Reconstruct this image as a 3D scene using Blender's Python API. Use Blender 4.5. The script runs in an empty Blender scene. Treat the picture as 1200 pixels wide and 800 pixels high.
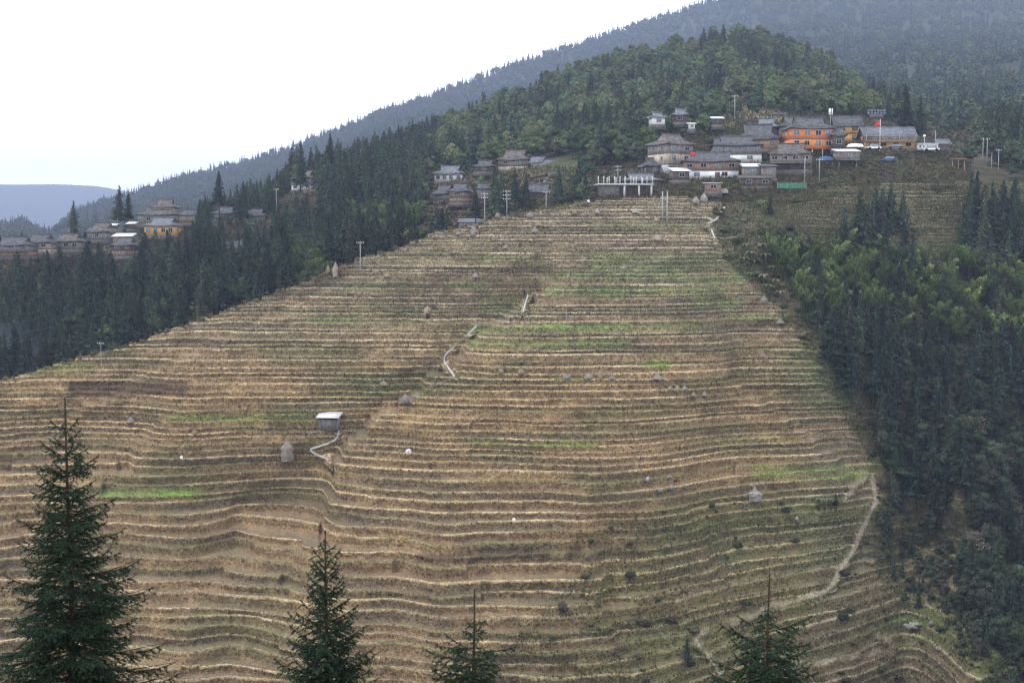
import bpy, math, random
import numpy as np
from mathutils import Vector, Matrix
random.seed(7)
RNG = np.random.default_rng(11)
C = bpy.context.scene.collection
SC = bpy.context.scene

# ------------------------------------------------------------------ camera model
F = 1650.0
TH = math.atan(110.0 / F)
cT, sT = math.cos(TH), math.sin(TH)

def kof(py):
    t = (400.0 - np.asarray(py, float)) / F
    return (t * cT - sT) / (cT + t * sT)

def P(px, py, d):
    t = (400.0 - np.asarray(py, float)) / F
    w = cT + t * sT
    d = np.asarray(d, float)
    x = (np.asarray(px, float) - 600.0) / F / w * d
    return np.stack(np.broadcast_arrays(x, d, (t * cT - sT) / w * d), -1)

def proj(V):
    V = np.asarray(V, float)
    y = np.maximum(V[..., 1], 1e-3)
    k = V[..., 2] / y
    t = (k * cT + sT) / (cT - k * sT)
    w = cT + t * sT
    return 600 + V[..., 0] / y * w * F, 400 - t * F

def sstep(a, b, x):
    t = np.clip((np.asarray(x, float) - a) / (b - a), 0, 1)
    return t * t * (3 - 2 * t)

_TAB = np.random.default_rng(3).random((256, 256))
def vnoise(x, y, seed=0):
    x = np.asarray(x, float) + seed * 37.17; y = np.asarray(y, float) + seed * 91.73
    x, y = np.broadcast_arrays(x, y)
    xi = np.floor(x).astype(int); yi = np.floor(y).astype(int)
    fx = x - xi; fy = y - yi
    fx = fx * fx * (3 - 2 * fx); fy = fy * fy * (3 - 2 * fy)
    g = lambda a, b: _TAB[a & 255, b & 255]
    return (g(xi, yi) * (1 - fx) + g(xi + 1, yi) * fx) * (1 - fy) + (g(xi, yi + 1) * (1 - fx) + g(xi + 1, yi + 1) * fx) * fy
def fbm(x, y, seed=0, o=3):
    s = 0; a = 1; n = 0
    for i in range(o):
        s = s + a * vnoise(x * 2 ** i, y * 2 ** i, seed + i * 5); n += a; a *= 0.5
    return s / n

def inpoly(px, py, poly):
    px = np.asarray(px, float); py = np.asarray(py, float)
    c = np.zeros(np.broadcast(px, py).shape, bool)
    n = len(poly)
    for i in range(n):
        x0, y0 = poly[i]; x1, y1 = poly[(i + 1) % n]
        if y0 == y1: continue
        cond = ((y0 > py) != (y1 > py)) & (px < (x1 - x0) * (py - y0) / (y1 - y0) + x0)
        c ^= cond
    return c

# ------------------------------------------------------------------ materials
def new_mat(name):
    m = bpy.data.materials.new(name); m.use_nodes = True
    nt = m.node_tree
    b = nt.nodes['Principled BSDF']
    b.inputs['Roughness'].default_value = 0.9
    b.inputs['Specular IOR Level'].default_value = 0.15
    return m, nt, b

def attr_mat(name, noise=((1.2, .35),), bump=0.0, bscale=3.0, objrand=0.0, rough=.95, spec=.1, transl=0.0):
    """colour comes from the mesh's own colour attribute, broken up by noise"""
    m, nt, b = new_mat(name)
    N, L = nt.nodes, nt.links
    a = N.new('ShaderNodeAttribute'); a.attribute_name = 'col'
    cur = a.outputs['Color']
    geo = N.new('ShaderNodeTexCoord')
    ge = N.new('ShaderNodeNewGeometry')
    for sc, am in noise:
        t = N.new('ShaderNodeTexNoise'); t.inputs['Scale'].default_value = sc; t.inputs['Detail'].default_value = 4
        t.inputs['Roughness'].default_value = .65
        L.new(ge.outputs['Position'], t.inputs['Vector'])
        mr = N.new('ShaderNodeMapRange'); mr.inputs[1].default_value = .3; mr.inputs[2].default_value = .7
        mr.inputs[3].default_value = 1 - am; mr.inputs[4].default_value = 1 + am
        L.new(t.outputs['Fac'], mr.inputs[0])
        mx = N.new('ShaderNodeVectorMath'); mx.operation = 'SCALE'
        L.new(cur, mx.inputs[0]); L.new(mr.outputs[0], mx.inputs['Scale'])
        cur = mx.outputs[0]
    if objrand:
        oi = N.new('ShaderNodeObjectInfo')
        mr = N.new('ShaderNodeMapRange'); mr.inputs[3].default_value = 1 - objrand; mr.inputs[4].default_value = 1 + objrand
        L.new(oi.outputs['Random'], mr.inputs[0])
        hs = N.new('ShaderNodeHueSaturation')
        L.new(cur, hs.inputs['Color']); L.new(mr.outputs[0], hs.inputs['Value'])
        mh = N.new('ShaderNodeMath'); mh.operation = 'MULTIPLY'; mh.inputs[1].default_value = 7.31
        fr = N.new('ShaderNodeMath'); fr.operation = 'FRACT'
        L.new(oi.outputs['Random'], mh.inputs[0]); L.new(mh.outputs[0], fr.inputs[0])
        mr2 = N.new('ShaderNodeMapRange'); mr2.inputs[3].default_value = .496; mr2.inputs[4].default_value = .522
        L.new(fr.outputs[0], mr2.inputs[0]); L.new(mr2.outputs[0], hs.inputs['Hue'])
        cur = hs.outputs[0]
    L.new(cur, b.inputs['Base Color'])
    b.inputs['Roughness'].default_value = rough; b.inputs['Specular IOR Level'].default_value = spec
    if bump:
        t = N.new('ShaderNodeTexNoise'); t.inputs['Scale'].default_value = bscale; t.inputs['Detail'].default_value = 5
        L.new(ge.outputs['Position'], t.inputs['Vector'])
        bp = N.new('ShaderNodeBump'); bp.inputs['Strength'].default_value = 1.0; bp.inputs['Distance'].default_value = bump
        L.new(t.outputs['Fac'], bp.inputs['Height']); L.new(bp.outputs[0], b.inputs['Normal'])
    if transl:
        tr = N.new('ShaderNodeBsdfTranslucent'); ms = N.new('ShaderNodeMixShader'); ms.inputs[0].default_value = transl
        L.new(cur, tr.inputs['Color'])
        L.new(b.outputs[0], ms.inputs[1]); L.new(tr.outputs[0], ms.inputs[2])
        L.new(ms.outputs[0], N['Material Output'].inputs['Surface'])
    return m

def solid(name, col, var=.25, scale=1.5, rough=.85, bump=.0, stripes=None, spec=.2, metal=0.0, streak=None):
    """procedural surface: base colour broken by noise, optional board / tile lines as real bump"""
    m, nt, b = new_mat(name)
    N, L = nt.nodes, nt.links
    tc = N.new('ShaderNodeTexCoord')
    t = N.new('ShaderNodeTexNoise'); t.inputs['Scale'].default_value = scale; t.inputs['Detail'].default_value = 5
    mp = N.new('ShaderNodeMapping')
    if streak: mp.inputs['Scale'].default_value = streak
    L.new(tc.outputs['Object'], mp.inputs[0]); L.new(mp.outputs[0], t.inputs['Vector'])
    r = N.new('ShaderNodeMapRange'); r.inputs[1].default_value = .3; r.inputs[2].default_value = .7
    r.inputs[3].default_value = 1 - var; r.inputs[4].default_value = 1 + var
    L.new(t.outputs['Fac'], r.inputs[0])
    mx = N.new('ShaderNodeVectorMath'); mx.operation = 'SCALE'; mx.inputs[0].default_value = col
    L.new(r.outputs[0], mx.inputs['Scale'])
    L.new(mx.outputs[0], b.inputs['Base Color'])
    if stripes:
        ax, sc, dist = stripes
        w = N.new('ShaderNodeTexWave'); w.wave_type = 'BANDS'; w.bands_direction = ax
        w.inputs['Scale'].default_value = sc; w.inputs['Distortion'].default_value = .3
        L.new(tc.outputs['Object'], w.inputs['Vector'])
        bp = N.new('ShaderNodeBump'); bp.inputs['Distance'].default_value = dist
        L.new(w.outputs['Fac'], bp.inputs['Height']); L.new(bp.outputs[0], b.inputs['Normal'])
    b.inputs['Roughness'].default_value = rough; b.inputs['Specular IOR Level'].default_value = spec
    b.inputs['Metallic'].default_value = metal
    return m

M = {}
M['terrain'] = attr_mat('terrace_earth', ((.35, .12), (1.8, .4), (6.0, .45)), bump=.5, bscale=1.8)
M['hill'] = attr_mat('hill_earth', ((.05, .2), (.4, .35)), bump=1.0, bscale=.4)
M['grass'] = attr_mat('grass_blades', ((.8, .25),), spec=.1, transl=.2)
M['leaf'] = attr_mat('foliage', ((.25, .2),), objrand=.38, spec=.15, rough=.8, transl=.12)
M['needle'] = attr_mat('needles', ((3.0, .25),), spec=.25, rough=.6)
M['bark'] = solid('bark', (.07, .05, .035), .3, 6, streak=(1, 1, .2))
M['tile_dark'] = solid('dark_roof_tiles', (.13, .134, .148), .45, 1.2, stripes=('X', 4.0, .06), rough=.8)
M['tile_blue'] = solid('grey_roof_tiles', (.21, .225, .26), .35, 1.2, stripes=('X', 4.0, .06), rough=.7)
M['tile_worn'] = solid('worn_roof_tiles', (.165, .15, .143), .5, 1.0, stripes=('X', 4.0, .06))
M['wood_grey'] = solid('weathered_boards', (.25, .225, .205), .35, 2, stripes=('X', 3.0, .03), streak=(1, 1, .25))
M['wood_brown'] = solid('brown_boards', (.31, .20, .13), .35, 2, stripes=('X', 3.0, .03), streak=(1, 1, .25))
M['wood_dark'] = solid('dark_boards', (.125, .10, .085), .4, 2, stripes=('X', 3.0, .03), streak=(1, 1, .25))
M['wood_pale'] = solid('pale_boards', (.45, .38, .29), .3, 2, stripes=('X', 3.0, .03), streak=(1, 1, .25))
M['orange'] = solid('orange_varnished_boards', (.66, .22, .06), .2, 2, stripes=('X', 3.0, .02), rough=.6)
M['yellow'] = solid('yellow_boards', (.68, .40, .15), .2, 2, stripes=('X', 3.0, .02), rough=.6)
M['ochre'] = solid('ochre_boards', (.42, .27, .13), .3, 2, stripes=('X', 3.0, .02))
M['white'] = solid('white_plaster', (.78, .78, .77), .18, .8, streak=(1, 1, .4))
M['brick'] = solid('pink_brick', (.30, .19, .15), .25, 2)
M['stone'] = solid('stone_footing', (.11, .10, .09), .45, 1.8)
M['concrete'] = solid('concrete', (.42, .42, .41), .2, 1.2)
M['metal_white'] = solid('white_metal_sheet', (.86, .88, .92), .12, 1.0, stripes=('X', 6.0, .03), rough=.45, spec=.4)
M['glass'] = solid('window_glass', (.16, .22, .25), .3, .8, rough=.15, spec=.6)
M['dark'] = solid('dark_opening', (.02, .018, .016), .3, 1)
M['frame_white'] = solid('white_window_frame', (.36, .37, .37), .1, 2)
M['pole'] = solid('concrete_pole', (.30, .30, .30), .15, 1.5)
M['iron'] = solid('iron', (.10, .10, .11), .2, 3, rough=.5, spec=.5)
M['straw'] = attr_mat('straw', ((2.5, .3),), bump=.12, bscale=6)
M['path'] = solid('pale_concrete_path', (.44, .44, .43), .2, 1.2)
M['dirt'] = solid('dirt_path', (.19, .155, .115), .3, .9)
M['rock'] = solid('rock', (.24, .235, .23), .35, 1.5)
M['red'] = solid('red_cloth', (.55, .035, .02), .1, 2)
M['green_net'] = solid('green_net', (.05, .20, .12), .25, 2)
M['blue'] = solid('blue_plastic', (.07, .12, .24), .1, 2)
M['white_plain'] = solid('white_paint', (.75, .76, .78), .06, 2, rough=.4, spec=.5)
M['tyre'] = solid('tyre_rubber', (.02, .02, .02), .1, 4)
M['lilac'] = solid('pale_lilac_sheet', (.60, .55, .68), .12, 3)

# ------------------------------------------------------------------ mesh helpers
def raw_mesh(name, V, faces, mat, col=None, smooth=False, mats=None, mi=None):
    """faces: (n,4) or (n,3) arrays, or a list of such arrays"""
    if not isinstance(faces, (list, tuple)): faces = [faces]
    faces = [np.asarray(f, np.int32) for f in faces if len(f)]
    me = bpy.data.meshes.new(name)
    V = np.asarray(V, np.float32)
    me.vertices.add(len(V)); me.vertices.foreach_set('co', V.ravel())
    lt = np.concatenate([np.full(len(f), f.shape[1], np.int32) for f in faces])
    idx = np.concatenate([f.ravel() for f in faces])
    me.loops.add(len(idx)); me.loops.foreach_set('vertex_index', idx)
    ls = np.zeros(len(lt), np.int32); ls[1:] = np.cumsum(lt)[:-1]
    me.polygons.add(len(lt)); me.polygons.foreach_set('loop_start', ls)
    me.update(calc_edges=True)
    if smooth: me.polygons.foreach_set('use_smooth', np.ones(len(lt), bool))
    if mats:
        for m_ in mats: me.materials.append(m_)
        if mi is not None: me.polygons.foreach_set('material_index', np.asarray(mi, np.int32))
    elif mat: me.materials.append(mat)
    if col is not None:
        a = me.color_attributes.new('col', 'FLOAT_COLOR', 'POINT')
        c4 = np.ones((len(V), 4), np.float32); c4[:, :3] = col
        a.data.foreach_set('color', c4.ravel())
    me.validate()
    return me

def link(name, me, parent=None, **props):
    o = bpy.data.objects.new(name, me); C.objects.link(o)
    if parent is not None: o.parent = parent
    for k, v in props.items():
        if v: o['group' if k == 'group' else k] = v
    return o

def empty(name, loc, rz=0, label=None, category=None, group=None):
    o = bpy.data.objects.new(name, None); C.objects.link(o)
    o.location = loc; o.rotation_euler = (0, 0, rz); o.empty_display_size = .5
    if label: o['label'] = label
    if category: o['category'] = category
    if group: o['group'] = group
    return o

class MB:
    def __init__(s): s.v = []; s.q = []; s.t = []
    def add(s, V, Q=(), T=()):
        n = len(s.v); s.v += [tuple(map(float, p)) for p in V]
        s.q += [tuple(i + n for i in f) for f in Q]; s.t += [tuple(i + n for i in f) for f in T]
        return s
    def box(s, cx, cy, z0, wx, wy, h, top=1.0):
        a, b = wx / 2, wy / 2; c, d = a * top, b * top
        s.add([(cx - a, cy - b, z0), (cx + a, cy - b, z0), (cx + a, cy + b, z0), (cx - a, cy + b, z0),
               (cx - c, cy - d, z0 + h), (cx + c, cy - d, z0 + h), (cx + c, cy + d, z0 + h), (cx - c, cy + d, z0 + h)],
              [(3, 2, 1, 0), (4, 5, 6, 7), (0, 1, 5, 4), (1, 2, 6, 5), (2, 3, 7, 6), (3, 0, 4, 7)])
        return s
    def tube(s, p0, p1, r0, r1=None, n=8, cap=True):
        r1 = r0 if r1 is None else r1
        p0 = np.array(p0, float); p1 = np.array(p1, float)
        d = p1 - p0; d = d / (np.linalg.norm(d) + 1e-9)
        a = np.cross(d, (0, 0, 1) if abs(d[2]) < .9 else (1, 0, 0)); a /= np.linalg.norm(a); b = np.cross(d, a)
        V = []
        for p, r in ((p0, r0), (p1, r1)):
            for i in range(n):
                an = 2 * math.pi * i / n
                V.append(p + r * (math.cos(an) * a + math.sin(an) * b))
        Q = [(i, (i + 1) % n, n + (i + 1) % n, n + i) for i in range(n)]
        T = []
        if cap:
            V += [p0, p1]
            T = [(2 * n, (i + 1) % n, i) for i in range(n)] + [(2 * n + 1, n + i, n + (i + 1) % n) for i in range(n)]
        return s.add(V, Q, T)
    def lathe(s, prof, n=14, c=(0, 0, 0), jit=0, rnd=None):
        V = []
        for r, z in prof:
            for i in range(n):
                an = 2 * math.pi * i / n
                rr = r * (1 + (rnd.uniform(-jit, jit) if rnd else 0))
                V.append((c[0] + rr * math.cos(an), c[1] + rr * math.sin(an), c[2] + z))
        Q = [(j * n + i, j * n + (i + 1) % n, (j + 1) * n + (i + 1) % n, (j + 1) * n + i) for j in range(len(prof) - 1) for i in range(n)]
        return s.add(V, Q)
    def mesh(s, name, mat, col=None, smooth=False):
        fs = []
        if s.q: fs.append(np.array(s.q))
        if s.t: fs.append(np.array(s.t))
        c = None if col is None else np.tile(np.array(col, float), (len(s.v), 1))
        return raw_mesh(name, np.array(s.v), fs, mat, col=c, smooth=smooth)
    def build(s, name, mat, parent=None, col=None, smooth=False, **p):
        return link(name, s.mesh(name, mat, col, smooth), parent, **p)

def grid_faces(nr, nc):
    i = np.arange(nr - 1)[:, None] * nc + np.arange(nc - 1)[None, :]
    i = i.ravel()
    return np.stack([i, i + 1, i + nc + 1, i + nc], 1)

def lerp(a, b, t): return a + (b - a) * t
def mixc(a, b, t): 
    t = np.asarray(t)[..., None]
    return np.asarray(a) * (1 - t) + np.asarray(b) * t

# ------------------------------------------------------------------ 1. the terraced hillside
CR = np.array([(-260, 470), (-150, 458), (0, 445), (30, 438), (60, 428), (100, 416), (150, 404), (200, 385), (260, 365), (300, 350), (340, 336), (390, 314),
               (430, 300), (480, 285), (510, 272), (560, 261), (600, 251), (650, 242), (690, 236), (740, 232), (800, 230), (850, 238),
               (900, 233), (950, 224), (1000, 216), (1130, 212), (1200, 205), (1450, 200)], float)
DC = np.array([(-260, 285), (0, 297), (200, 306), (400, 318), (600, 328), (700, 330), (850, 336), (1000, 350), (1200, 368), (1450, 385)], float)
BND = np.array([(236, 842), (280, 840), (320, 872), (350, 905), (390, 940), (430, 962), (480, 988), (540, 1022), (580, 1030), (640, 1012), (690, 1045), (740, 1105), (800, 1155), (900, 1200)], float)
GUL = [(640, 325), (615, 350), (560, 385), (525, 430), (478, 468), (432, 508), (385, 540), (330, 570), (272, 600), (262, 650)]

STEPS = [([(650, 320), (560, 385), (530, 425), (476, 468), (425, 510), (392, 545), (372, 620)], 12.0, -1, 6),
         ([(420, 310), (330, 360), (240, 400), (165, 445), (110, 475), (60, 520)], 4.5, -1, 7),
         ([(235, 470), (188, 500), (170, 520), (140, 560)], 4.5, -1, 6),
         ([(320, 560), (265, 600), (262, 640)], 3.0, 1, 7),
         ([(400, 600), (345, 640), (330, 700)], 3.0, -1, 7),
         ([(800, 300), (830, 360), (860, 420), (868, 450), (925, 482), (985, 530), (1010, 580)], 4.5, 1, 7),
         ([(690, 600), (705, 680), (720, 760)], 3.0, 1, 6),
         ([(560, 330), (480, 372), (400, 400)], 3.0, -1, 6),
         ([(700, 330), (690, 300), (660, 280)][::-1], 2.5, -1, 6),
         ([(790, 560), (830, 640), (850, 700)], 2.5, 1, 6)]
def crest_row(px): return np.interp(px, CR[:, 0], CR[:, 1])
def bnd(py): return np.interp(py, BND[:, 0], BND[:, 1])
def seg_dist(px, py, pts):
    best = np.full(np.broadcast(px, py).shape, 1e9)
    for (x0, y0), (x1, y1) in zip(pts[:-1], pts[1:]):
        dx, dy = x1 - x0, y1 - y0
        t = np.clip(((px - x0) * dx + (py - y0) * dy) / (dx * dx + dy * dy), 0, 1)
        best = np.minimum(best, np.hypot(px - x0 - t * dx, py - y0 - t * dy))
    return best

def base_depth(px, py):
    px = np.asarray(px, float); py = np.asarray(py, float)
    Dc = np.interp(px, DC[:, 0], DC[:, 1]); kc = kof(crest_row(px)); k = kof(py)
    s = .74
    y = (s * Dc - kc * Dc) / (s - k)
    y = y + 24 * sstep(290, 720, py) * sstep(0, 190, px - bnd(py))
    y = y + 2.0 * np.exp(-(seg_dist(px, py, GUL) / 24) ** 2)
    for pts, A_, sg, w_ in STEPS:
        ys_ = [q[1] for q in pts]; xs_ = [q[0] for q in pts]
        bx_ = np.interp(py, ys_, xs_) + 26 * (vnoise(py / 22, 3.3, 6) - .5) + 60 * (vnoise(py / 70, 8.3, 7) - .5) * 0.5
        fd = sstep(ys_[0] - 10, ys_[0] + 30, py) * (1 - sstep(ys_[-1] - 40, ys_[-1] + 20, py))
        bx_ = bx_ + 14 * (vnoise(py / 7, 5.1, 66) - .5)
        f_ = 1 / (1 + np.exp(-np.clip(sg * (px - bx_) / (w_ * .3), -30, 30)))
        y = y + A_ * fd * f_ * np.exp(-np.abs(px - bx_) / 170)
    # hollow on the left of the gully, small side spurs
    y = y + 2.8 * np.exp(-((px - 330) / 90) ** 2 - ((py - 560) / 80) ** 2)
    y = y + 4.0 * np.exp(-((px - 90) / 70) ** 2 - ((py - 480) / 60) ** 2)
    y = y - 3.5 * np.exp(-((px - 215) / 40) ** 2 - ((py - 500) / 50) ** 2)
    y = y - 1.5 * np.exp(-((px - 330) / 60) ** 2 - ((py - 665) / 60) ** 2)
    y = y + 4.0 * np.exp(-((px - 850) / 60) ** 2 - ((py - 560) / 90) ** 2)
    fade = sstep(crest_row(px), crest_row(px) + 40, py)
    y = y + .000105 * np.maximum(px - 570, 0) ** 2 * sstep(380, 640, py) * (1 - sstep(1050, 1150, px))
    y = y + fade * (3.6 * (vnoise(px / 150, py / 120, 1) - .5) + 4.0 * (vnoise(px / 60, py / 60, 2) - .5))
    return y

NC = 1560
pxs = np.linspace(-240, 1420, NC)
crow = crest_row(pxs)
PY = crow[None, :] + (960 - crow[None, :]) * np.linspace(1, 0, 460)[:, None]
BY = base_depth(pxs[None, :], PY)
BZ = kof(PY) * BY
BY = np.maximum.accumulate(BY, 0); BZ = np.maximum.accumulate(BZ + np.arange(460)[:, None] * 1e-5, 0)

levels = [-108.0]
lr = random.Random(5)
while levels[-1] < 17:
    f = max(0, (levels[-1] + 70) / 85)
    levels.append(levels[-1] + lerp(1.62, .74, min(1, max(0, f)) ** .8) * lr.uniform(.72, 1.32))
levels = np.array(levels); NL = len(levels)
kk = np.arange(NL)[:, None]
XW = (pxs - 600) / F * 300
Z = levels[:, None] + .22 * (vnoise(XW[None] / 30, kk * 7.7, 4) - .5) * 2
Y = np.empty_like(Z)
for c in range(NC):
    Y[:, c] = np.interp(Z[:, c], BZ[:, c], BY[:, c])
fine = (vnoise(XW[None] / 9, kk * 3.3, 8) - .5) * 1.15 + (vnoise(XW[None] / 2.5, kk * 5.1, 9) - .5) * .25
Y = Y + fine
mg = vnoise(XW[None] / 11, kk * 7.31, 13)
mgd = sstep(.60, .612, mg) * (.75 + .25 * (vnoise(XW[None] / 40, kk * 2.1, 14) > .5)); mgd[1::2] *= 0
Yn = np.vstack([Y[1:], Y[-1:] + 2])
Y = Y + mgd * (Yn - Y) * .9
Y = np.maximum.accumulate(Y + kk * 1e-4, 0)
zc = BZ[-1]; yc = BY[-1]
# terracing mask
def tmask(px, py):
    L_ = 1 - sstep(-14, 8, px - bnd(py))
    ur = .7 * sstep(925, 950, px) * (1 - sstep(1125, 1150, px)) * (1 - sstep(288, 300, py))
    lowr = .3 * sstep(0, 40, px - (1320 - py)) * sstep(560, 620, py)
    return np.clip(np.maximum(L_, ur) * (1 - lowr), .08, 1)

ROWF = [0.0, .34, .7, .985, 1.0, 1.0, 1.0]
VV = []; KIND = []; LEV = []
Yp = np.vstack([Y[:1] - 2, Y[:-1]]); Zp = np.vstack([Z[:1] - 1.5, Z[:-1]])
Yn = np.vstack([Y[1:], Y[-1:] + 2])
for k in range(1, NL - 1):
    h = Z[k] - Zp[k]
    lip = Y[k]; room = np.maximum(Y[k] - Yp[k], .05)
    foot = lip - np.minimum(.42 * h, .8 * room)
    nxtfoot = Yn[k] - np.minimum(.42 * (Z[k + 1] - Z[k]), .8 * np.maximum(Yn[k] - lip, .05))
    wid = np.maximum(nxtfoot - lip, .02)
    above = Z[k] > zc
    for r in range(7):
        if r == 0: y = foot; z = Zp[k] + .02
        elif r == 1: y = foot + .30 * (lip - foot); z = Zp[k] + .36 * h
        elif r == 2: y = foot + .66 * (lip - foot); z = Zp[k] + .72 * h
        elif r == 3: y = lip - .07; z = Z[k] + .02
        elif r == 4: y = lip + .02; z = Z[k] + .13
        elif r == 5: y = lip + np.minimum(.20, .3 * wid); z = Z[k] + .04
        else: y = lip + np.minimum(.6, .6 * wid); z = Z[k] - .03
        if r in (1, 2):
            y = y + (vnoise(XW * 1.7, k * 9.1 + r * 3.3, 21) - .5) * .4 + (vnoise(XW * .55, k * 4.1 + r, 22) - .5) * .4
        if r in (0, 6): z = z + (vnoise(XW * 1.2, k * 9.1 + r * 3.3, 23) - .5) * .12
        if r in (3, 4, 5): z = z + (vnoise(XW * 1.6, k * 6.1, 24) - .5) * .16; y = y + (vnoise(XW * 1.4, k * 6.1, 25) - .5) * .2
        VV.append([y, z]); KIND.append(r); LEV.append(k)
VV = np.array(VV)                       # rows, 2, NC
LEV = np.array(LEV); KIND = np.array(KIND)
Yr = VV[:, 0].copy(); Zr = VV[:, 1].copy()
# smooth alternative
Ys = np.empty_like(Yr); Zs = np.empty_like(Zr)
fr = np.array([0, .2, .4, .6, .65, .75, .85])[KIND]
zz = levels[LEV - 1] + (levels[LEV] - levels[LEV - 1]) * fr
for c in range(NC):
    Zs[:, c] = zz; Ys[:, c] = np.interp(zz, BZ[:, c], BY[:, c])
PXr = np.broadcast_to(pxs, Yr.shape)
PYr = proj(np.stack([(PXr - 600) / F * Yr, Yr, Zr], -1))[1]
T = tmask(PXr, PYr)
SPATHS = [[(617, 338), (619, 346), (616, 354), (613, 366)], [(558, 382), (551, 389), (547, 393)], [(531, 407), (523, 414), (519, 421), (525, 430), (533, 441)],
            [(397, 505), (395, 514), (382, 520), (362, 526), (370, 532), (384, 537), (388, 543)],
            [(851, 240), (846, 246), (840, 257), (829, 262)], [(834, 270), (838, 280), (840, 287)]]
DPATHS = [[(1022, 560), (1027, 585), (1020, 600), (1008, 625), (1000, 645), (985, 665), (978, 682), (965, 695), (935, 702), (905, 709), (880, 722), (850, 735), (822, 742)],
          [(1015, 560), (1000, 572), (990, 585)], [(925, 775), (950, 776), (985, 773), (1020, 766), (1048, 758), (1040, 748), (1030, 745)],
          [(820, 742), (815, 752), (830, 766), (845, 790)], [(735, 478), (900, 476), (940, 462), (985, 455)],
          [(640, 326), (617, 338), (618, 350), (612, 366), (590, 376), (558, 382), (547, 393), (533, 403), (519, 421), (525, 430), (533, 441), (505, 453), (478, 472), (440, 495), (400, 505)], [(800, 299), (790, 300), (775, 302), (755, 307), (700, 322)]]
T = T * (1 - .55 * (1 - sstep(0, 13, PYr - crest_row(PXr) + 6 * (vnoise(PXr / 17, 1.3, 77) - .5))) * (PXr < 690))
for q_ in SPATHS + DPATHS[:4]: T = T * (1 - .85 * np.exp(-(seg_dist(PXr, PYr, q_) / 4.5) ** 4))
Yr = Ys + (Yr - Ys) * T; Zr = Zs + (Zr - Zs) * T
Zr += (1 - T) * (fbm(PXr / 14, PYr / 10, 31) - .5) * 1.6
# crest: the last level below the crest becomes the top, then the back slope
ztop = np.where(Z <= zc[None], Z, -1e9).max(0); ztop = ztop + (zc - ztop) * (.1 + .6 * vnoise(XW / 5, 2.2, 78)) * (pxs < 690)
over = Zr > (ztop + .25)[None]
over = np.maximum.accumulate(over, 0)
Yr = np.where(over, np.maximum(yc[None], np.where(over, 0, Yr).max(0)[None]), Yr)
Zr = np.where(over, ztop[None], Zr)
back = [(3, -.1), (8, -2.5), (16, -9), (28, -20)]
ridge = sstep(650, 760, pxs)
for dy, dz in back:
    Yr = np.vstack([Yr, (yc + dy)[None]]); Zr = np.vstack([Zr, (ztop + dz * (1 - .55 * ridge))[None]])
KINDx = np.concatenate([KIND, [6] * 4]); LEVx = np.concatenate([LEV, [NL] * 4])
NR = len(Yr)
tt = Zr / Yr
tq = (tt * cT + sT) / (cT - tt * sT); ww = cT + tq * sT
Xr = (np.broadcast_to(pxs, Yr.shape) - 600) / F / ww * Yr
TV = np.stack([Xr, Yr, Zr], -1)
TPX = np.broadcast_to(pxs, Yr.shape); TPY = 400 - tq * F

# --- colours of earth, straw, stubble, crops (the things' own colours)
GREENS = [(118, 235, 574, 581, .95), (195, 372, 487, 492, .85), (545, 640, 383, 390, .7), (625, 735, 381, 387, .8), (545, 735, 398, 408, .65),
          (620, 700, 517, 523, .8), (545, 590, 514, 520, .5), (640, 800, 318, 326, .7), (640, 850, 336, 345, .7), (690, 890, 296, 316, .5), (790, 880, 325, 332, .6),
          (815, 870, 349, 360, .8), (850, 930, 369, 374, .7), (640, 820, 379, 388, .6), (520, 570, 332, 337, .8), (560, 610, 348, 366, .5),
          (400, 480, 332, 340, .5), (880, 1025, 545, 562, .75), (690, 850, 262, 268, .5), (560, 640, 300, 310, .5), (645, 690, 443, 447, .6),
          (755, 785, 424, 430, .9), (30, 110, 425, 440, .45), (940, 1130, 283, 293, .7), (1040, 1100, 722, 732, .5), (1040, 1100, 745, 757, .5),
          (855, 900, 310, 330, .4), (360, 420, 372, 378, .6), (405, 470, 380, 384, .5), (880, 960, 590, 600, .3)]
DARKS = [(80, 220, 447, 462, .9), (487, 560, 650, 658, .8), (560, 645, 643, 655, .85), (665, 682, 640, 654, .8), (885, 1010, 374, 380, .8), (300, 330, 585, 592, .5)]
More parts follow.
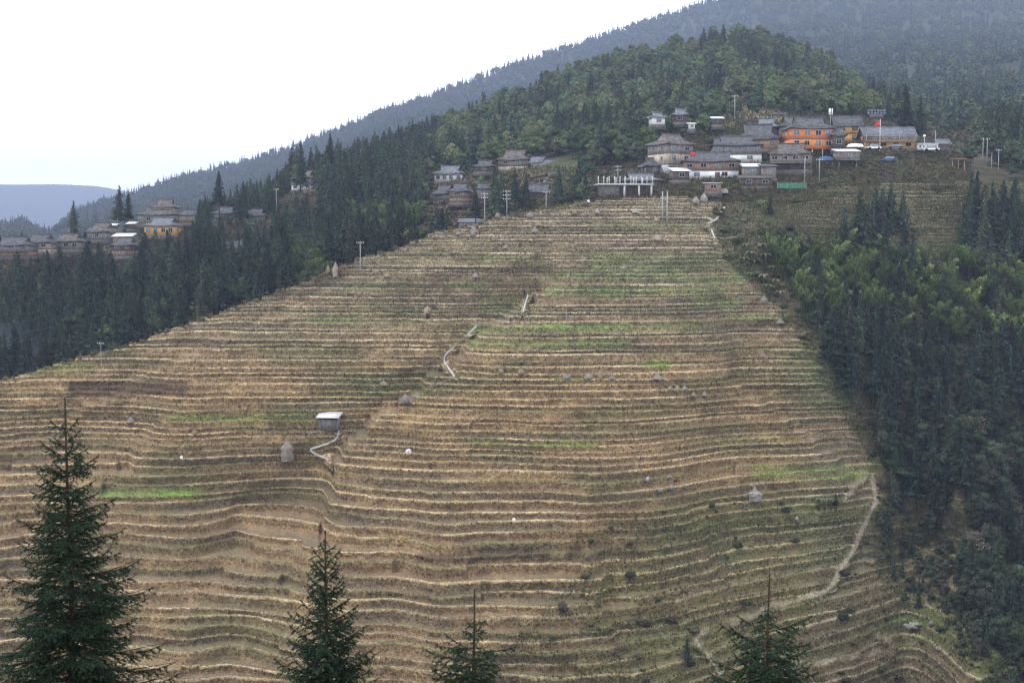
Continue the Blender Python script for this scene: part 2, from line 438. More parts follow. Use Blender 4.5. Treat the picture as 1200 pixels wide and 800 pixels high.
def terrain_color(px, py, kind, lev, X, Zw):
    n1 = fbm(X / 7, Zw / 3, 41); n2 = fbm(X / 22, Zw / 5, 42); n3 = fbm(X / 2.2, Zw / 1.2, 43, 2)
    lv = (vnoise(lev * 5.7, X / 45, 44)); fld = vnoise(lev * 3.9, X / 16, 45)
    riser = mixc((.11, .083, .058), (.33, .25, .155), np.clip(.12 + .55 * n1 + .5 * (n3 - .5) + .35 * (fld - .5), 0, 1))
    riser = mixc(riser, (.085, .09, .05), sstep(.5, .68, n2) * .55)
    riser = mixc(riser, (.11, .096, .072), sstep(.55, .7, vnoise(lev * 4.3, X / 20, 52)) * .7)
    riser = riser * (1.0 + .45 * lv)[..., None]
    lip = mixc((.36, .30, .20), (.58, .50, .35), np.clip(n3 * .9 + .2 * lv, 0, 1))
    lip = mixc(lip * (.55 + .8 * vnoise(lev * 6.1, X / 12, 53))[..., None], (.15, .18, .08), sstep(.56, .74, vnoise(lev * 2.9, X / 30, 46)) * .7)
    tread = mixc((.11, .098, .08), (.24, .21, .165), np.clip(n1 + .5 * (fld - .5), 0, 1))
    up = sstep(470, 300, py) if False else 1 - sstep(300, 470, py)
    gsel = sstep(.60, .68, vnoise(lev * 8.3, X / 25, 47)) * (.25 + .5 * up)
    tread = mixc(tread, (.12, .17, .055), gsel)
    k = kind
    col = np.where((k <= 2)[..., None], riser, np.where((k <= 4)[..., None], lip, tread))
    col = np.where((k == 5)[..., None], .5 * lip + .5 * tread, col)
    col = mixc(col, (.13, .16, .06), (gsel * .55) * (k >= 3))
    for x0, x1, y0, y1, a in DARKS:
        w = sstep(x0 - 6, x0 + 4, px) * (1 - sstep(x1 - 4, x1 + 6, px)) * sstep(y0 - 2, y0, py) * (1 - sstep(y1, y1 + 2, py))
        col = mixc(col, (.064, .050, .042), w * a * (.6 + .4 * n3))
    for x0, x1, y0, y1, a in GREENS:
        w = sstep(x0 - 8, x0 + 8, px) * (1 - sstep(x1 - 8, x1 + 8, px)) * sstep(y0 - 2, y0, py) * (1 - sstep(y1, y1 + 2, py))
        g = np.where((k >= 3), 1.0, .35 if a < .9 else .6)
        col = mixc(col, (.17, .32, .08), np.clip(w * a * g * (.35 + 1.1 * n3), 0, 1))
    ov = tmask(px, py)
    scrub = mixc((.05, .056, .028), (.13, .11, .068), np.clip((n1 - .3) * 2, 0, 1))
    scrub = mixc(scrub, (.13, .16, .05), sstep(.55, .7, n2) * .6)
    lowr = sstep(0, 90, px - (1290 - py)) * sstep(540, 620, py)
    a = np.clip(np.maximum(1 - ov, lowr * .50 * (.4 + n1)), 0, 1)
    a = a * np.where((k >= 3) & (k <= 4), .75, 1.)
    col = mixc(col, scrub, a)
    # left-hand end: redder dry grass; the big spur: warmer straw
    warm = sstep(380, 460, py) * (1 - sstep(900, 980, px)) * (1 - sstep(640, 800, py) * .4)
    gr = (1 - sstep(230, 420, py)) * .6; lum = col.mean(-1, keepdims=True)
    col = mixc(col, lum * np.array([1.03, 1.0, .86]), gr * .7)
    col = col * (1 + np.array([.10, .02, -.08]) * warm[..., None])
    col = col * np.array([.95, .925, .855])
    for cx, cy, rx, ry, am in ((435, 452, 75, 20, .8), (360, 480, 60, 14, .5), (955, 445, 40, 45, .8), (870, 520, 70, 16, .4), (560, 440, 60, 12, .4), (430, 365, 60, 14, .3), (820, 640, 70, 40, .6), (760, 740, 70, 30, .5), (950, 640, 60, 40, .6), (100, 520, 50, 14, .3), (250, 640, 60, 10, .4)):
        w = np.exp(-((px - cx) / rx) ** 4 - ((py - cy) / ry) ** 4) * am * np.clip(n3 * 1.8 - .1, 0, 1)
        col = mixc(col, mixc((.075, .082, .045), (.10, .13, .045), n1), w * np.where((k >= 3) & (k <= 4), .5, 1.))
    urr = sstep(925, 950, px) * (1 - sstep(288, 300, py))
    col = mixc(col, col * .6 + np.array([.02, .022, .008]), urr)
    for i, q_ in enumerate(DPATHS):
        if i == 4: continue
        wob = 1.5 * (vnoise(px / 9, py / 9, 58) - .5)
        dd_ = seg_dist(px, py, q_) + wob
        wd = (2.3 if i == 0 else 1.2 if i >= 5 else 1.7) * (.6 + .8 * vnoise(px / 14, py / 14, 57))
        col = mixc(col, mixc((.22, .185, .14), (.33, .285, .23), n3), (1 - sstep(wd * .6, wd * 1.4, dd_)) * (.75 if i < 5 else .55))
    return np.clip(col, .01, .8)

cols = terrain_color(TPX, TPY, np.broadcast_to(KINDx[:, None], Yr.shape), np.broadcast_to(LEVx[:, None].astype(float), Yr.shape), Xr, Zr)
me = raw_mesh('terraced_hillside', TV.reshape(-1, 3), grid_faces(NR, NC), M['terrain'], col=cols.reshape(-1, 3))
link('terraced_hillside', me, kind='structure')

def on_terrace(px, py):
    """tread point of the terrace that shows nearest to this row"""
    c = int(np.clip(np.searchsorted(pxs, px), 0, NC - 1))
    r6 = np.where(KIND == 6)[0]
    i = r6[np.argmin(np.abs(TPY[r6, c] - py))]
    return Vector(TV[i, c])
def slope_pt(px, py):
    d = float(base_depth(px, py)); return Vector(P(px, py, d))

# ------------------------------------------------------------------ grass: tufts on lips, risers and stubble
def blades(base, h, lean, width, col, nb, rng):
    """base (n,3); returns V, T, colours of triangular blades"""
    n = len(base)
    B = np.repeat(base, nb, 0) + np.c_[rng.normal(0, .10, n * nb), rng.normal(0, .07, n * nb), np.zeros(n * nb)]
    a = rng.uniform(0, math.pi, n * nb)
    w = width * rng.uniform(.6, 1.3, n * nb)
    dx = np.c_[np.cos(a), np.sin(a) * .4, np.zeros(n * nb)] * w[:, None]
    H = np.repeat(h, nb) * rng.uniform(.6, 1.25, n * nb)
    tip = B + np.c_[rng.normal(0, .35, n * nb) * H, -np.repeat(lean, nb) * H * rng.uniform(.3, 1.3, n * nb) + rng.normal(0, .2, n * nb) * H, H]
    V = np.empty((n * nb, 3, 3)); V[:, 0] = B - dx; V[:, 1] = B + dx; V[:, 2] = tip
    c = np.repeat(col, nb, 0) * rng.uniform(.7, 1.3, (n * nb, 1))
    return V.reshape(-1, 3), np.arange(n * nb * 3).reshape(-1, 3), np.repeat(c, 3, 0)

GV, GT, GC = [], [], []; off = 0
def add_blades(*a):
    global off
    qx_, qy_ = proj(a[0]); kp_ = np.ones(len(qx_), bool)
    for q_ in DPATHS[:4] + SPATHS: kp_ &= seg_dist(qx_, qy_, q_) > 2.6
    a = tuple(x_[kp_] if isinstance(x_, np.ndarray) and len(x_) == len(kp_) else x_ for x_ in a)
    V, T_, c = blades(*a)
    GV.append(V); GT.append(T_ + off); GC.append(c); off += len(V)

lipr = np.where(KIND == 4)[0]
sel_r = RNG.choice(lipr, 150000); sel_c = RNG.integers(0, NC, 150000)
ok = (TPY[sel_r, sel_c] > crow[sel_c] - 3) & (TPY[sel_r, sel_c] < 840) & (~over[sel_r, sel_c]) & (TPX[sel_r, sel_c] > -40) & (TPX[sel_r, sel_c] < 1220)
ok &= RNG.random(len(ok)) < np.clip(T[sel_r, sel_c], .1, 1)
sel_r, sel_c = sel_r[ok], sel_c[ok]
b = TV[sel_r, sel_c] + np.c_[RNG.uniform(-.1, .1, len(sel_r)), RNG.uniform(-.18, .1, len(sel_r)), np.full(len(sel_r), -.08)]
ok = vnoise(TPX[sel_r, sel_c] / 9, sel_r * 3.7, 161) > .3
sel_r, sel_c, b = sel_r[ok], sel_c[ok], b[ok]
lc = cols[sel_r, sel_c] * np.array([1.25, 1.22, 1.15]) * RNG.choice([.7, 1., 1.2], (len(b), 1))
add_blades(b, RNG.uniform(.10, .34, len(b)), RNG.uniform(.2, 1.1, len(b)), .045, lc, 4, RNG)
# riser grass
rr = np.where((KIND == 1) | (KIND == 2))[0]
sel_r = RNG.choice(rr, 420000); sel_c = RNG.integers(0, NC, 420000)
ok = (TPY[sel_r, sel_c] > crow[sel_c] - 2) & (TPY[sel_r, sel_c] < 840) & (~over[sel_r, sel_c]) & (TPX[sel_r, sel_c] > -40) & (TPX[sel_r, sel_c] < 1220)
sel_r, sel_c = sel_r[ok], sel_c[ok]
b = TV[sel_r, sel_c] + np.c_[RNG.uniform(-.1, .1, len(sel_r)), RNG.uniform(-.05, .05, len(sel_r)), RNG.uniform(-.25, .25, len(sel_r))]
hh = RNG.uniform(.12, .5, len(b))
add_blades(b, hh, RNG.uniform(.5, 1.6, len(b)), .075, cols[sel_r, sel_c] * RNG.choice([.4, .65, 1.2, 1.9], (len(b), 1)), 2, RNG)
# stubble and crops on treads
r6 = np.where(KIND == 6)[0]
sel_r = RNG.choice(r6, 70000); sel_c = RNG.integers(0, NC, 70000)
nf = VV.shape[0]
tfrac = RNG.integers(0, 5, len(sel_r)) / 4.5
nxt = np.minimum(sel_r + 1, len(TV) - 1)
b = TV[sel_r, sel_c] * (1 - tfrac[:, None]) + TV[nxt, sel_c] * tfrac[:, None]
ok = (TPY[sel_r, sel_c] > crow[sel_c] + 1) & (TPY[sel_r, sel_c] < 840) & (~over[sel_r, sel_c]) & (TPX[sel_r, sel_c] > -40) & (T[sel_r, sel_c] > .5)
b = b[ok]; cc = cols[sel_r, sel_c][ok]
isg = cc[:, 1] > cc[:, 0] * 1.02
b[:, 0] = np.where(isg, b[:, 0], np.round(b[:, 0] / .55) * .55)
cc = np.where(isg[:, None], cc * 1.1, np.array([.42, .36, .24])[None] * RNG.uniform(.6, 1.15, (len(cc), 1)))
add_blades(b, RNG.uniform(.14, .30, len(b)), np.zeros(len(b)), .045, cc, 4, RNG)
sel_r = RNG.integers(0, len(VV), 260000); sel_c = RNG.integers(0, NC, 260000)
ok = (T[sel_r, sel_c] < .75) & (TPY[sel_r, sel_c] < 840) & (~over[sel_r, sel_c]) & (TPX[sel_r, sel_c] > 600) & (TPX[sel_r, sel_c] < 1210) & (TPY[sel_r, sel_c] > 200)
ok &= vnoise(TPX[sel_r, sel_c] / 22, TPY[sel_r, sel_c] / 14, 151) > .35
sel_r, sel_c = sel_r[ok], sel_c[ok]
b = TV[sel_r, sel_c] + np.c_[RNG.uniform(-.2, .2, len(sel_r)), RNG.uniform(-.2, .2, len(sel_r)), np.full(len(sel_r), -.05)]
gz_ = vnoise(TPX[sel_r, sel_c] / 30, TPY[sel_r, sel_c] / 20, 152)
wc = mixc(mixc((.05, .06, .026), (.12, .15, .045), RNG.random(len(b))), (.17, .135, .08), sstep(.5, .6, gz_) * .8)
add_blades(b, RNG.uniform(.25, .9, len(b)) * (.6 + .8 * gz_), RNG.uniform(.0, .8, len(b)), .07, wc, 3, RNG)
me = raw_mesh('dry_grass', np.concatenate(GV), np.concatenate(GT), M['grass'], col=np.concatenate(GC))
link('dry_grass', me, kind='stuff', label='dry straw grass and stubble on the terrace edges')

# ------------------------------------------------------------------ 2. forest hill with the villages
L2 = {
 -300: [(480, 290), (445, 320), (352, 395), (322, 450), (305, 560)],
 0: [(478, 305), (440, 330), (340, 395), (304, 425), (296, 520)],
 130: [(442, 314), (400, 336), (335, 395), (298, 425), (282, 520)],
 200: [(412, 318), (372, 340), (315, 395), (276, 430), (266, 520)],
 350: [(362, 326), (335, 345), (292, 395), (230, 440), (214, 500)],
 480: [(318, 332), (300, 348), (262, 395), (215, 460), (172, 580)],
 600: [(285, 338), (268, 350), (236, 395), (196, 440), (118, 630)],
 700: [(245, 336), (232, 345), (212, 375), (182, 420), (82, 665)],
 860: [(240, 338), (218, 352), (182, 385), (148, 420), (42, 690)],
 950: [(236, 342), (214, 356), (184, 380), (147, 415), (66, 660)],
 1020: [(224, 352), (200, 366), (174, 388), (150, 420), (120, 560)],
 1100: [(222, 356), (200, 368), (178, 392), (165, 430), (150, 520)],
 1200: [(214, 370), (196, 385), (184, 405), (172, 450), (160, 520)],
 1500: [(205, 385), (190, 400), (180, 430), (170, 470), (158, 540)]}
K2 = np.array(sorted(L2)); A2 = np.array([L2[k] for k in K2], float)   # n,5,2
def prof2(px):
    r = np.stack([np.interp(px, K2, A2[:, i, 0]) for i in range(5)], -1)
    d = np.stack([np.interp(px, K2, A2[:, i, 1]) for i in range(5)], -1)
    return r, d
def ground2(px, py):
    r, d = prof2(float(px))
    return float(np.interp(-py, -r, d))
def hill_point2(px, t):
    r, d = prof2(px)
    i = np.minimum((t * 4).astype(int), 3); f = t * 4 - i
    ar = np.arange(len(px))
    rr_ = r[ar, i] * (1 - f) + r[ar, i + 1] * f; dd = d[ar, i] * (1 - f) + d[ar, i + 1] * f
    return rr_, dd
px2 = np.arange(-300, 1501, 5.0); tv = np.linspace(0, 1, 110)
PXg, Tg = np.meshgrid(px2, tv)
rg, dg = hill_point2(PXg.ravel(), Tg.ravel())
V2 = P(PXg.ravel(), rg, dg)
n_ = fbm(V2[:, 0] / 9, V2[:, 1] / 9, 61)
V2[:, 2] += (n_ - .5) * 1.6 * (1 - np.exp(-np.abs(Tg.ravel() - .6) * 0))
V2 = V2.reshape(len(tv), len(px2), 3)
last = V2[-1]
ext = []
for dy, dz in ((40, -10), (120, -45), (260, -120)):
    e = last.copy(); e[:, 1] += dy; e[:, 0] *= (last[:, 1] + dy) / last[:, 1]; e[:, 2] += dz; ext.append(e)
V2f = np.vstack([V2.reshape(-1, 3)] + ext)
pp, qq = proj(V2f)
nn = fbm(V2f[:, 0] / 12, V2f[:, 1] / 12, 62); nm = fbm(V2f[:, 0] / 30, V2f[:, 1] / 30, 63)
c2 = mixc((.045, .043, .028), (.095, .08, .055), np.clip(nn * 1.6 - .3, 0, 1))
c2 = mixc(c2, (.07, .09, .035), sstep(.5, .65, nm) * .6)
def patch(px, py, cx, cy, rx, ry): return np.exp(-((px - cx) / rx) ** 2 - ((py - cy) / ry) ** 2)
c2 = mixc(c2, (.34, .22, .12), np.clip(1.4 * patch(pp, qq, 1010, 122, 10, 9), 0, 1))
c2 = mixc(c2, (.15, .125, .075), np.clip(1.2 * patch(pp, qq, 870, 132, 28, 11) + patch(pp, qq, 905, 140, 30, 8), 0, .9))
c2 = mixc(c2, (.19, .13, .085), np.clip(1.2 * patch(pp, qq, 520, 245, 32, 14) + .8 * patch(pp, qq, 600, 210, 40, 9) + .8 * patch(pp, qq, 372, 218, 18, 10), 0, .85))
me = raw_mesh('forest_hillside', V2f, grid_faces(len(tv) + 3, len(px2)), M['hill'], col=c2, smooth=True)
link('forest_hillside', me, kind='structure')

# ------------------------------------------------------------------ 3. far ridge, 4. farthest mountains, near slope, valley floor
def layer(name, prof, ncol=260, nrow=50, amp=12, sc=60, seed=70, col=(.05, .06, .035), back=600, x0=-420, x1=1620, rf=.15):
    ks = np.array(sorted(prof)); A = np.array([prof[k] for k in ks], float); m = A.shape[1]
    px = np.linspace(x0, x1, ncol)
    def f(px, t):
        r = np.stack([np.interp(px, ks, A[:, i, 0]) for i in range(m)], -1)
        d = np.stack([np.interp(px, ks, A[:, i, 1]) for i in range(m)], -1)
        i = np.minimum((t * (m - 1)).astype(int), m - 2); fr_ = t * (m - 1) - i
        a = np.arange(len(px))
        q = P(px, r[a, i] * (1 - fr_) + r[a, i + 1] * fr_, d[a, i] * (1 - fr_) + d[a, i + 1] * fr_)
        q[:, 2] += (fbm(q[:, 0] / sc, q[:, 1] / sc, seed) - .5) * amp * (rf + np.sin(np.clip(t, 0, 1) * math.pi))
        return q
    G, Tt = np.meshgrid(px, np.linspace(0, 1, nrow))
    V = f(G.ravel(), Tt.ravel())
    last = V.reshape(nrow, ncol, 3)[-1].copy()
    for dy, dz in ((back * .3, -back * .12), (back, -back * .6)):
        e = last.copy(); e[:, 0] *= (e[:, 1] + dy) / e[:, 1]; e[:, 1] += dy; e[:, 2] += dz; V = np.vstack([V, e])
    c = mixc(np.array(col) * .8, np.array(col) * 1.5, fbm(V[:, 0] / sc / 1.3, V[:, 1] / sc / 1.3, seed + 3))
    link(name, raw_mesh(name, V, grid_faces(nrow + 2, ncol), M['hill'], col=c, smooth=True), kind='structure')
    return f
L3 = {-420: [(360, 650), (320, 900), (290, 1300)], 0: [(345, 650), (300, 900), (273, 1300)], 25: [(345, 650), (300, 900), (263, 1300)], 50: [(340, 650), (300, 900), (279, 1350)],
      62: [(340, 650), (298, 950), (279, 1400)], 85: [(340, 650), (290, 950), (255, 1450)], 120: [(335, 650), (285, 950), (241, 1500)],
      200: [(320, 650), (270, 950), (215, 1550)], 300: [(300, 650), (255, 950), (190, 1600)], 350: [(290, 650), (245, 950), (173, 1600)], 400: [(270, 680), (220, 1000), (153, 1650)],
      450: [(250, 700), (200, 1000), (132, 1700)], 500: [(230, 720), (180, 1050), (118, 1700)], 600: [(200, 750), (150, 1100), (79, 1750)],
      650: [(190, 780), (130, 1150), (64, 1750)], 700: [(180, 800), (120, 1200), (46, 1800)], 760: [(170, 820), (110, 1200), (26, 1800)],
      830: [(160, 800), (100, 1200), (4, 1800)], 900: [(190, 660), (100, 1050), (-18, 1850)], 1020: [(185, 540), (110, 850), (-30, 1900)],
      1100: [(180, 500), (105, 800), (-32, 1900)], 1200: [(180, 500), (100, 780), (-35, 1900)], 1620: [(175, 500), (80, 780), (-40, 1900)]}
for k_ in L3:
    if k_ < 870: L3[k_] = [(r_, 650 + (d_ - 650) * 1.65 if d_ > 660 else d_) for r_, d_ in L3[k_]]
    else: L3[k_] = [L3[k_][0], (L3[k_][1][0], L3[k_][1][1] * 1.15), (L3[k_][2][0], 2500)]
f3 = layer('far_ridge', L3, 300, 70, 30, 120, 70, (.036, .043, .027))
L4 = {-420: [(330, 4000), (214, 7000)], -100: [(330, 4000), (219, 7000)], 0: [(330, 4000), (217, 7000)], 60: [(330, 4000), (220, 7000)], 110: [(330, 4000), (222, 7000)], 150: [(330, 4000), (227, 7000)],
      220: [(330, 4000), (236, 7000)], 300: [(330, 4000), (226, 7000)], 500: [(330, 4000), (212, 7000)], 1620: [(330, 4000), (190, 7000)]}
f4 = layer('distant_mountains', L4, 300, 40, 55, 600, 80, (.05, .06, .04), back=900, rf=1.4)
L5 = {-420: [(330, 2400), (262, 3600)], 0: [(330, 2400), (258, 3600)], 30: [(330, 2400), (262, 3600)], 60: [(330, 2400), (268, 3600)], 120: [(330, 2400), (262, 3600)], 300: [(330, 2400), (270, 3600)], 1620: [(330, 2400), (280, 3600)]}
f5 = layer('middle_ridge', L5, 200, 20, 40, 250, 83, (.05, .06, .04), back=500)
gx, gy = np.meshgrid(np.linspace(-260, 260, 90), np.linspace(-40, 215, 90))
gz = -1.7 - .52 * np.maximum(gy, -6) - .30 * np.maximum(gy - 60, 0) * 0
gz = np.maximum(gz, -116) + (fbm(gx / 12, gy / 12, 90) - .5) * 2.0 * sstep(4, 15, gy)
Vn = np.stack([gx, gy, gz], -1).reshape(-1, 3)
cn = mixc((.06, .07, .03), (.15, .12, .07), fbm(gx / 6, gy / 6, 91).ravel())
link('near_slope', raw_mesh('near_slope', Vn, grid_faces(90, 90), M['hill'], col=cn, smooth=True), kind='structure')
mb = MB(); mb.add([(-9000, -60, -118), (9000, -60, -118), (9000, 9000, -118), (-9000, 9000, -118)], [(0, 1, 2, 3)])
mb.build('ground', M['hill'], col=(.08, .08, .045), kind='structure')
HAZE = 2.0e-4; SKY = .15; EXPO = 0.22
# ------------------------------------------------------------------ trees
def quads(cen, ax1, ax2, w, h):
    """leaf-clump quads from centres and two axes"""
    a = ax1 * w[:, None] * .5; b_ = ax2 * h[:, None] * .5
    V = np.stack([cen - a, cen - b_ , cen + a, cen + b_], 1)
    return V.reshape(-1, 3), np.arange(len(cen) * 4).reshape(-1, 4)
def unit(v): return v / (np.linalg.norm(v, axis=-1, keepdims=True) + 1e-9)
def ico(r, c, sc=(1, 1, 1)):
    t = (1 + 5 ** .5) / 2
    v = unit(np.array([(-1, t, 0), (1, t, 0), (-1, -t, 0), (1, -t, 0), (0, -1, t), (0, 1, t), (0, -1, -t), (0, 1, -t), (t, 0, -1), (t, 0, 1), (-t, 0, -1), (-t, 0, 1)], float))
    f = np.array([(0, 11, 5), (0, 5, 1), (0, 1, 7), (0, 7, 10), (0, 10, 11), (1, 5, 9), (5, 11, 4), (11, 10, 2), (10, 7, 6), (7, 1, 8), (3, 9, 4), (3, 4, 2), (3, 2, 6), (3, 6, 8), (3, 8, 9), (4, 9, 5), (2, 4, 11), (6, 2, 10), (8, 6, 7), (9, 8, 1)])
    return v * r * np.array(sc) + np.array(c), f

class Tmpl:
    def __init__(s): s.V = []; s.Q = []; s.T = []; s.c = []; s.n = 0
    def q(s, V, Q, col):
        s.V.append(V); s.Q.append(Q + s.n); s.c.append(col); s.n += len(V)
    def t(s, V, T_, col):
        s.V.append(V); s.T.append(T_ + s.n); s.c.append(col); s.n += len(V)
    def done(s):
        s.V = np.concatenate(s.V); s.c = np.concatenate(s.c)
        s.Q = np.concatenate(s.Q) if s.Q else np.zeros((0, 4), int); s.T = np.concatenate(s.T) if s.T else np.zeros((0, 3), int)
        return s
    def mesh(s, name, mat): return raw_mesh(name, s.V, [s.Q, s.T], mat, col=s.c)

def t_broad(seed, H=9.0, W=6.0, nq=700, q=.5, col=(.05, .078, .03), core=True):
    r = np.random.default_rng(seed); t = Tmpl()
    nb = 13
    an = r.uniform(0, 2 * math.pi, nb); zz_ = r.uniform(.38, .86, nb); rad = (1 - ((zz_ - .5) / .62) ** 2) * W * .36 * r.uniform(.5, 1.15, nb)
    cen = np.c_[rad * np.cos(an), rad * np.sin(an), zz_ * H]; cen[0] = (0, 0, .86 * H)
    br = r.uniform(.15, .27, nb) * W
    per = nq // nb
    for i in range(nb):
        d = unit(r.normal(0, 1, (per, 3)) + (0, 0, .35)); p = cen[i] + d * (br[i] * r.uniform(.72, 1.12, per))[:, None] * (1, 1, .85)
        nrm = unit(d + r.normal(0, .45, (per, 3)))
        a = unit(np.cross(nrm, r.normal(0, 1, (per, 3)))); b_ = np.cross(nrm, a)
        V, Q = quads(p, a, b_, q * r.uniform(.6, 1.4, per), q * r.uniform(.6, 1.4, per))
        cc = np.array(col) * r.uniform(.75, 1.3) * r.uniform(.6, 1.4, (per, 1)) * np.c_[r.uniform(.85, 1.25, per), np.ones(per), r.uniform(.8, 1.1, per)]
        t.q(V, Q, np.repeat(cc, 4, 0))
        if core:
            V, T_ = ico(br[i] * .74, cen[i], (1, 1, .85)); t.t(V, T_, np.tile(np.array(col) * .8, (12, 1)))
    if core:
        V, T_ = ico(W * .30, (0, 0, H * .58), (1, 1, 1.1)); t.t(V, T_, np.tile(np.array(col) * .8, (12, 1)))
    return t.done()

def t_conifer(seed, H=13.0, W=4.6, nq=1000, q=.55, col=(.030, .050, .028), core=True, bare=.10, cone=.8):
    r = np.random.default_rng(seed); t = Tmpl()
    nw = 17
    u = r.random(nq) ** 1.25
    wz = (np.floor(u * nw) + r.normal(.5, .13, nq)) / nw
    wz = np.clip(wz, 0, 1)
    z = H * (bare + (1 - bare) * wz)
    R = W / 2 * (1 - wz ** 1.25) ** 1.0 * (1 + .22 * np.sin(wz * 31 + seed)) + .10
    nbr = 9; bra = r.uniform(0, 2 * math.pi, (nw + 1, nbr)); bl = r.uniform(.55, 1.15, (nw + 1, nbr))
    wi = np.clip((wz * nw).astype(int), 0, nw); bi = r.integers(0, nbr, nq)
    a = bra[wi, bi] + r.normal(0, .16, nq); f = r.uniform(.3, 1.0, nq) ** .6
    rho = R * bl[wi, bi] * f
    droop = .32 * rho * (1 - wz) - .10 * rho
    p = np.c_[rho * np.cos(a), rho * np.sin(a), z - droop + r.normal(0, .12, nq)]
    out = np.c_[np.cos(a), np.sin(a), -.35 + r.normal(0, .3, nq)]; out = unit(out)
    side = unit(np.cross(out, r.normal(0, .35, (nq, 3)) + (0, 0, 1)))
    sz = q * r.uniform(.6, 1.3, nq) * (.5 + .5 * (1 - wz))
    V, Q = quads(p, out, side, sz * 1.9, sz * .8)
    cc = np.array(col) * r.uniform(.55, 1.5, (nq, 1)) * np.c_[r.uniform(.85, 1.2, nq), np.ones(nq), r.uniform(.85, 1.15, nq)]
    t.q(V, Q, np.repeat(cc, 4, 0))
    if core:
        n = 8; VV_ = []
        for rr_, z_ in ((W * .24, H * (bare + .03)), (W * .15, H * .5), (.02, H * .95)):
            for i in range(n): VV_.append((rr_ * math.cos(i * 2 * math.pi / n), rr_ * math.sin(i * 2 * math.pi / n), z_))
        Q = np.array([(j * n + i, j * n + (i + 1) % n, (j + 1) * n + (i + 1) % n, (j + 1) * n + i) for j in range(2) for i in range(n)])
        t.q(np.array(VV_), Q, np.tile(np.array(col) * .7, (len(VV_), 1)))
    return t.done()

def t_bamboo(seed, H=10.5, nq=900, q=.42, col=(.085, .115, .028)):
    r = np.random.default_rng(seed); t = Tmpl()
    nc_ = 5
    for k_ in range(nc_):
        a0 = r.uniform(0, 2 * math.pi); lean = r.uniform(.12, .32) * H; h = H * r.uniform(.75, 1.05)
        bx, by = r.uniform(-.9, .9, 2)
        def cv(s_): return np.c_[bx + lean * s_ ** 2.6 * math.cos(a0), by + lean * s_ ** 2.6 * math.sin(a0), h * (s_ - .16 * s_ ** 5)]
        m = nq // nc_
        s_ = r.uniform(.28, 1.0, m) ** .8
        c = cv(s_)
        rad = .95 * np.sin(np.clip((s_ - .2) / .8, 0, 1) * math.pi * .86 + .25)
        d = unit(r.normal(0, 1, (m, 3)))
        p = c + d * (rad * r.uniform(.25, 1.1, m))[:, None] * (1, 1, .8); p[:, 2] -= rad * .3
        out = unit(np.c_[d[:, :2] * .6, -np.ones(m) * r.uniform(.2, 1.0, m)])
        side = unit(np.cross(out, r.normal(0, 1, (m, 3))))
        V, Q = quads(p, out, side, q * 2.0 * r.uniform(.6, 1.3, m), q * .62 * r.uniform(.6, 1.3, m))
        tip = sstep(.45, 1, s_)  # leaves brighten up the plume: lit tops put into the colour
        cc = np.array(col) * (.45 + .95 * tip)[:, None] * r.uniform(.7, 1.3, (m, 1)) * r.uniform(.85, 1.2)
        t.q(V, Q, np.repeat(cc, 4, 0))
    return t.done()
def t_bamboo_culms(seed, H=10.5):
    r = np.random.default_rng(seed); mb = MB()
    for k_ in range(5):
        a0 = r.uniform(0, 2 * math.pi); lean = r.uniform(.12, .32) * H; h = H * r.uniform(.75, 1.05); bx, by = r.uniform(-.9, .9, 2)
        pt = lambda s_: (bx + lean * s_ ** 2.6 * math.cos(a0), by + lean * s_ ** 2.6 * math.sin(a0), h * (s_ - .16 * s_ ** 5))
        m = 9999
        r.uniform(0, 1, 3)
        for j in range(5): mb.tube(pt(j / 5), pt((j + 1) / 5), .06 - .008 * j, .052 - .008 * j, 5, False)
    return mb

def trunk_mb(H, r0, lean=0, limbs=6, seed=0, crown0=.3):
    r = random.Random(seed); mb = MB()
    pts = [(0, 0, -1.2), (r.uniform(-.1, .1), r.uniform(-.1, .1), H * .35), (r.uniform(-.2, .2), r.uniform(-.2, .2), H * .7), (0, 0, H * .96)]
    rs = [r0 * 1.25, r0 * .8, r0 * .45, r0 * .08]
    for i in range(3): mb.tube(pts[i], pts[i + 1], rs[i], rs[i + 1], 6, False)
    for i in range(limbs):
        z = H * r.uniform(crown0, .8); a = r.uniform(0, 6.28); l = H * .2
        mb.tube((0, 0, z), (l * math.cos(a), l * math.sin(a), z + l * .6), r0 * .3, r0 * .06, 4, False)
    return mb

BR_COLS = [(.056, .084, .036), (.046, .074, .036), (.074, .098, .038), (.052, .076, .044), (.062, .080, .042), (.076, .102, .042)]
broad_hi = [t_broad(i, 9, 6.2, 900, .46, BR_COLS[i]) for i in range(6)] + [t_broad(15, 9, 5.5, 420, .30, (.12, .105, .085), core=False)] + [t_broad(90 + i, 9, 6.0, 900, .44, [(.036, .052, .030), (.042, .060, .030), (.046, .052, .036)][i]) for i in range(3)]  # last three crowns: ravine shade put into darker leaf colours
broad_lo = [t_broad(20 + i, 9, 6.2, 380, .62, BR_COLS[i]) for i in range(6)]; shaded_lo = [t_broad(30 + i, 9, 6.2, 380, .62, [(.036, .052, .030), (.044, .052, .034)][i]) for i in range(2)]  # second list: coarse ravine crowns, shade put into the leaf colour
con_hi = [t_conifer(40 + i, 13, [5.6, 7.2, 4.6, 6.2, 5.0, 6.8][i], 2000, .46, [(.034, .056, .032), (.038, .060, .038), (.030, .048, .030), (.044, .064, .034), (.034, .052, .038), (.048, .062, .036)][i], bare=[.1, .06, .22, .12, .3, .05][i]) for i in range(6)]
con_lo = [t_conifer(50 + i, 13, [6.0, 7.2, 5.0][i], 560, .78, [(.034, .054, .032), (.042, .060, .036), (.036, .052, .038)][i]) for i in range(3)]
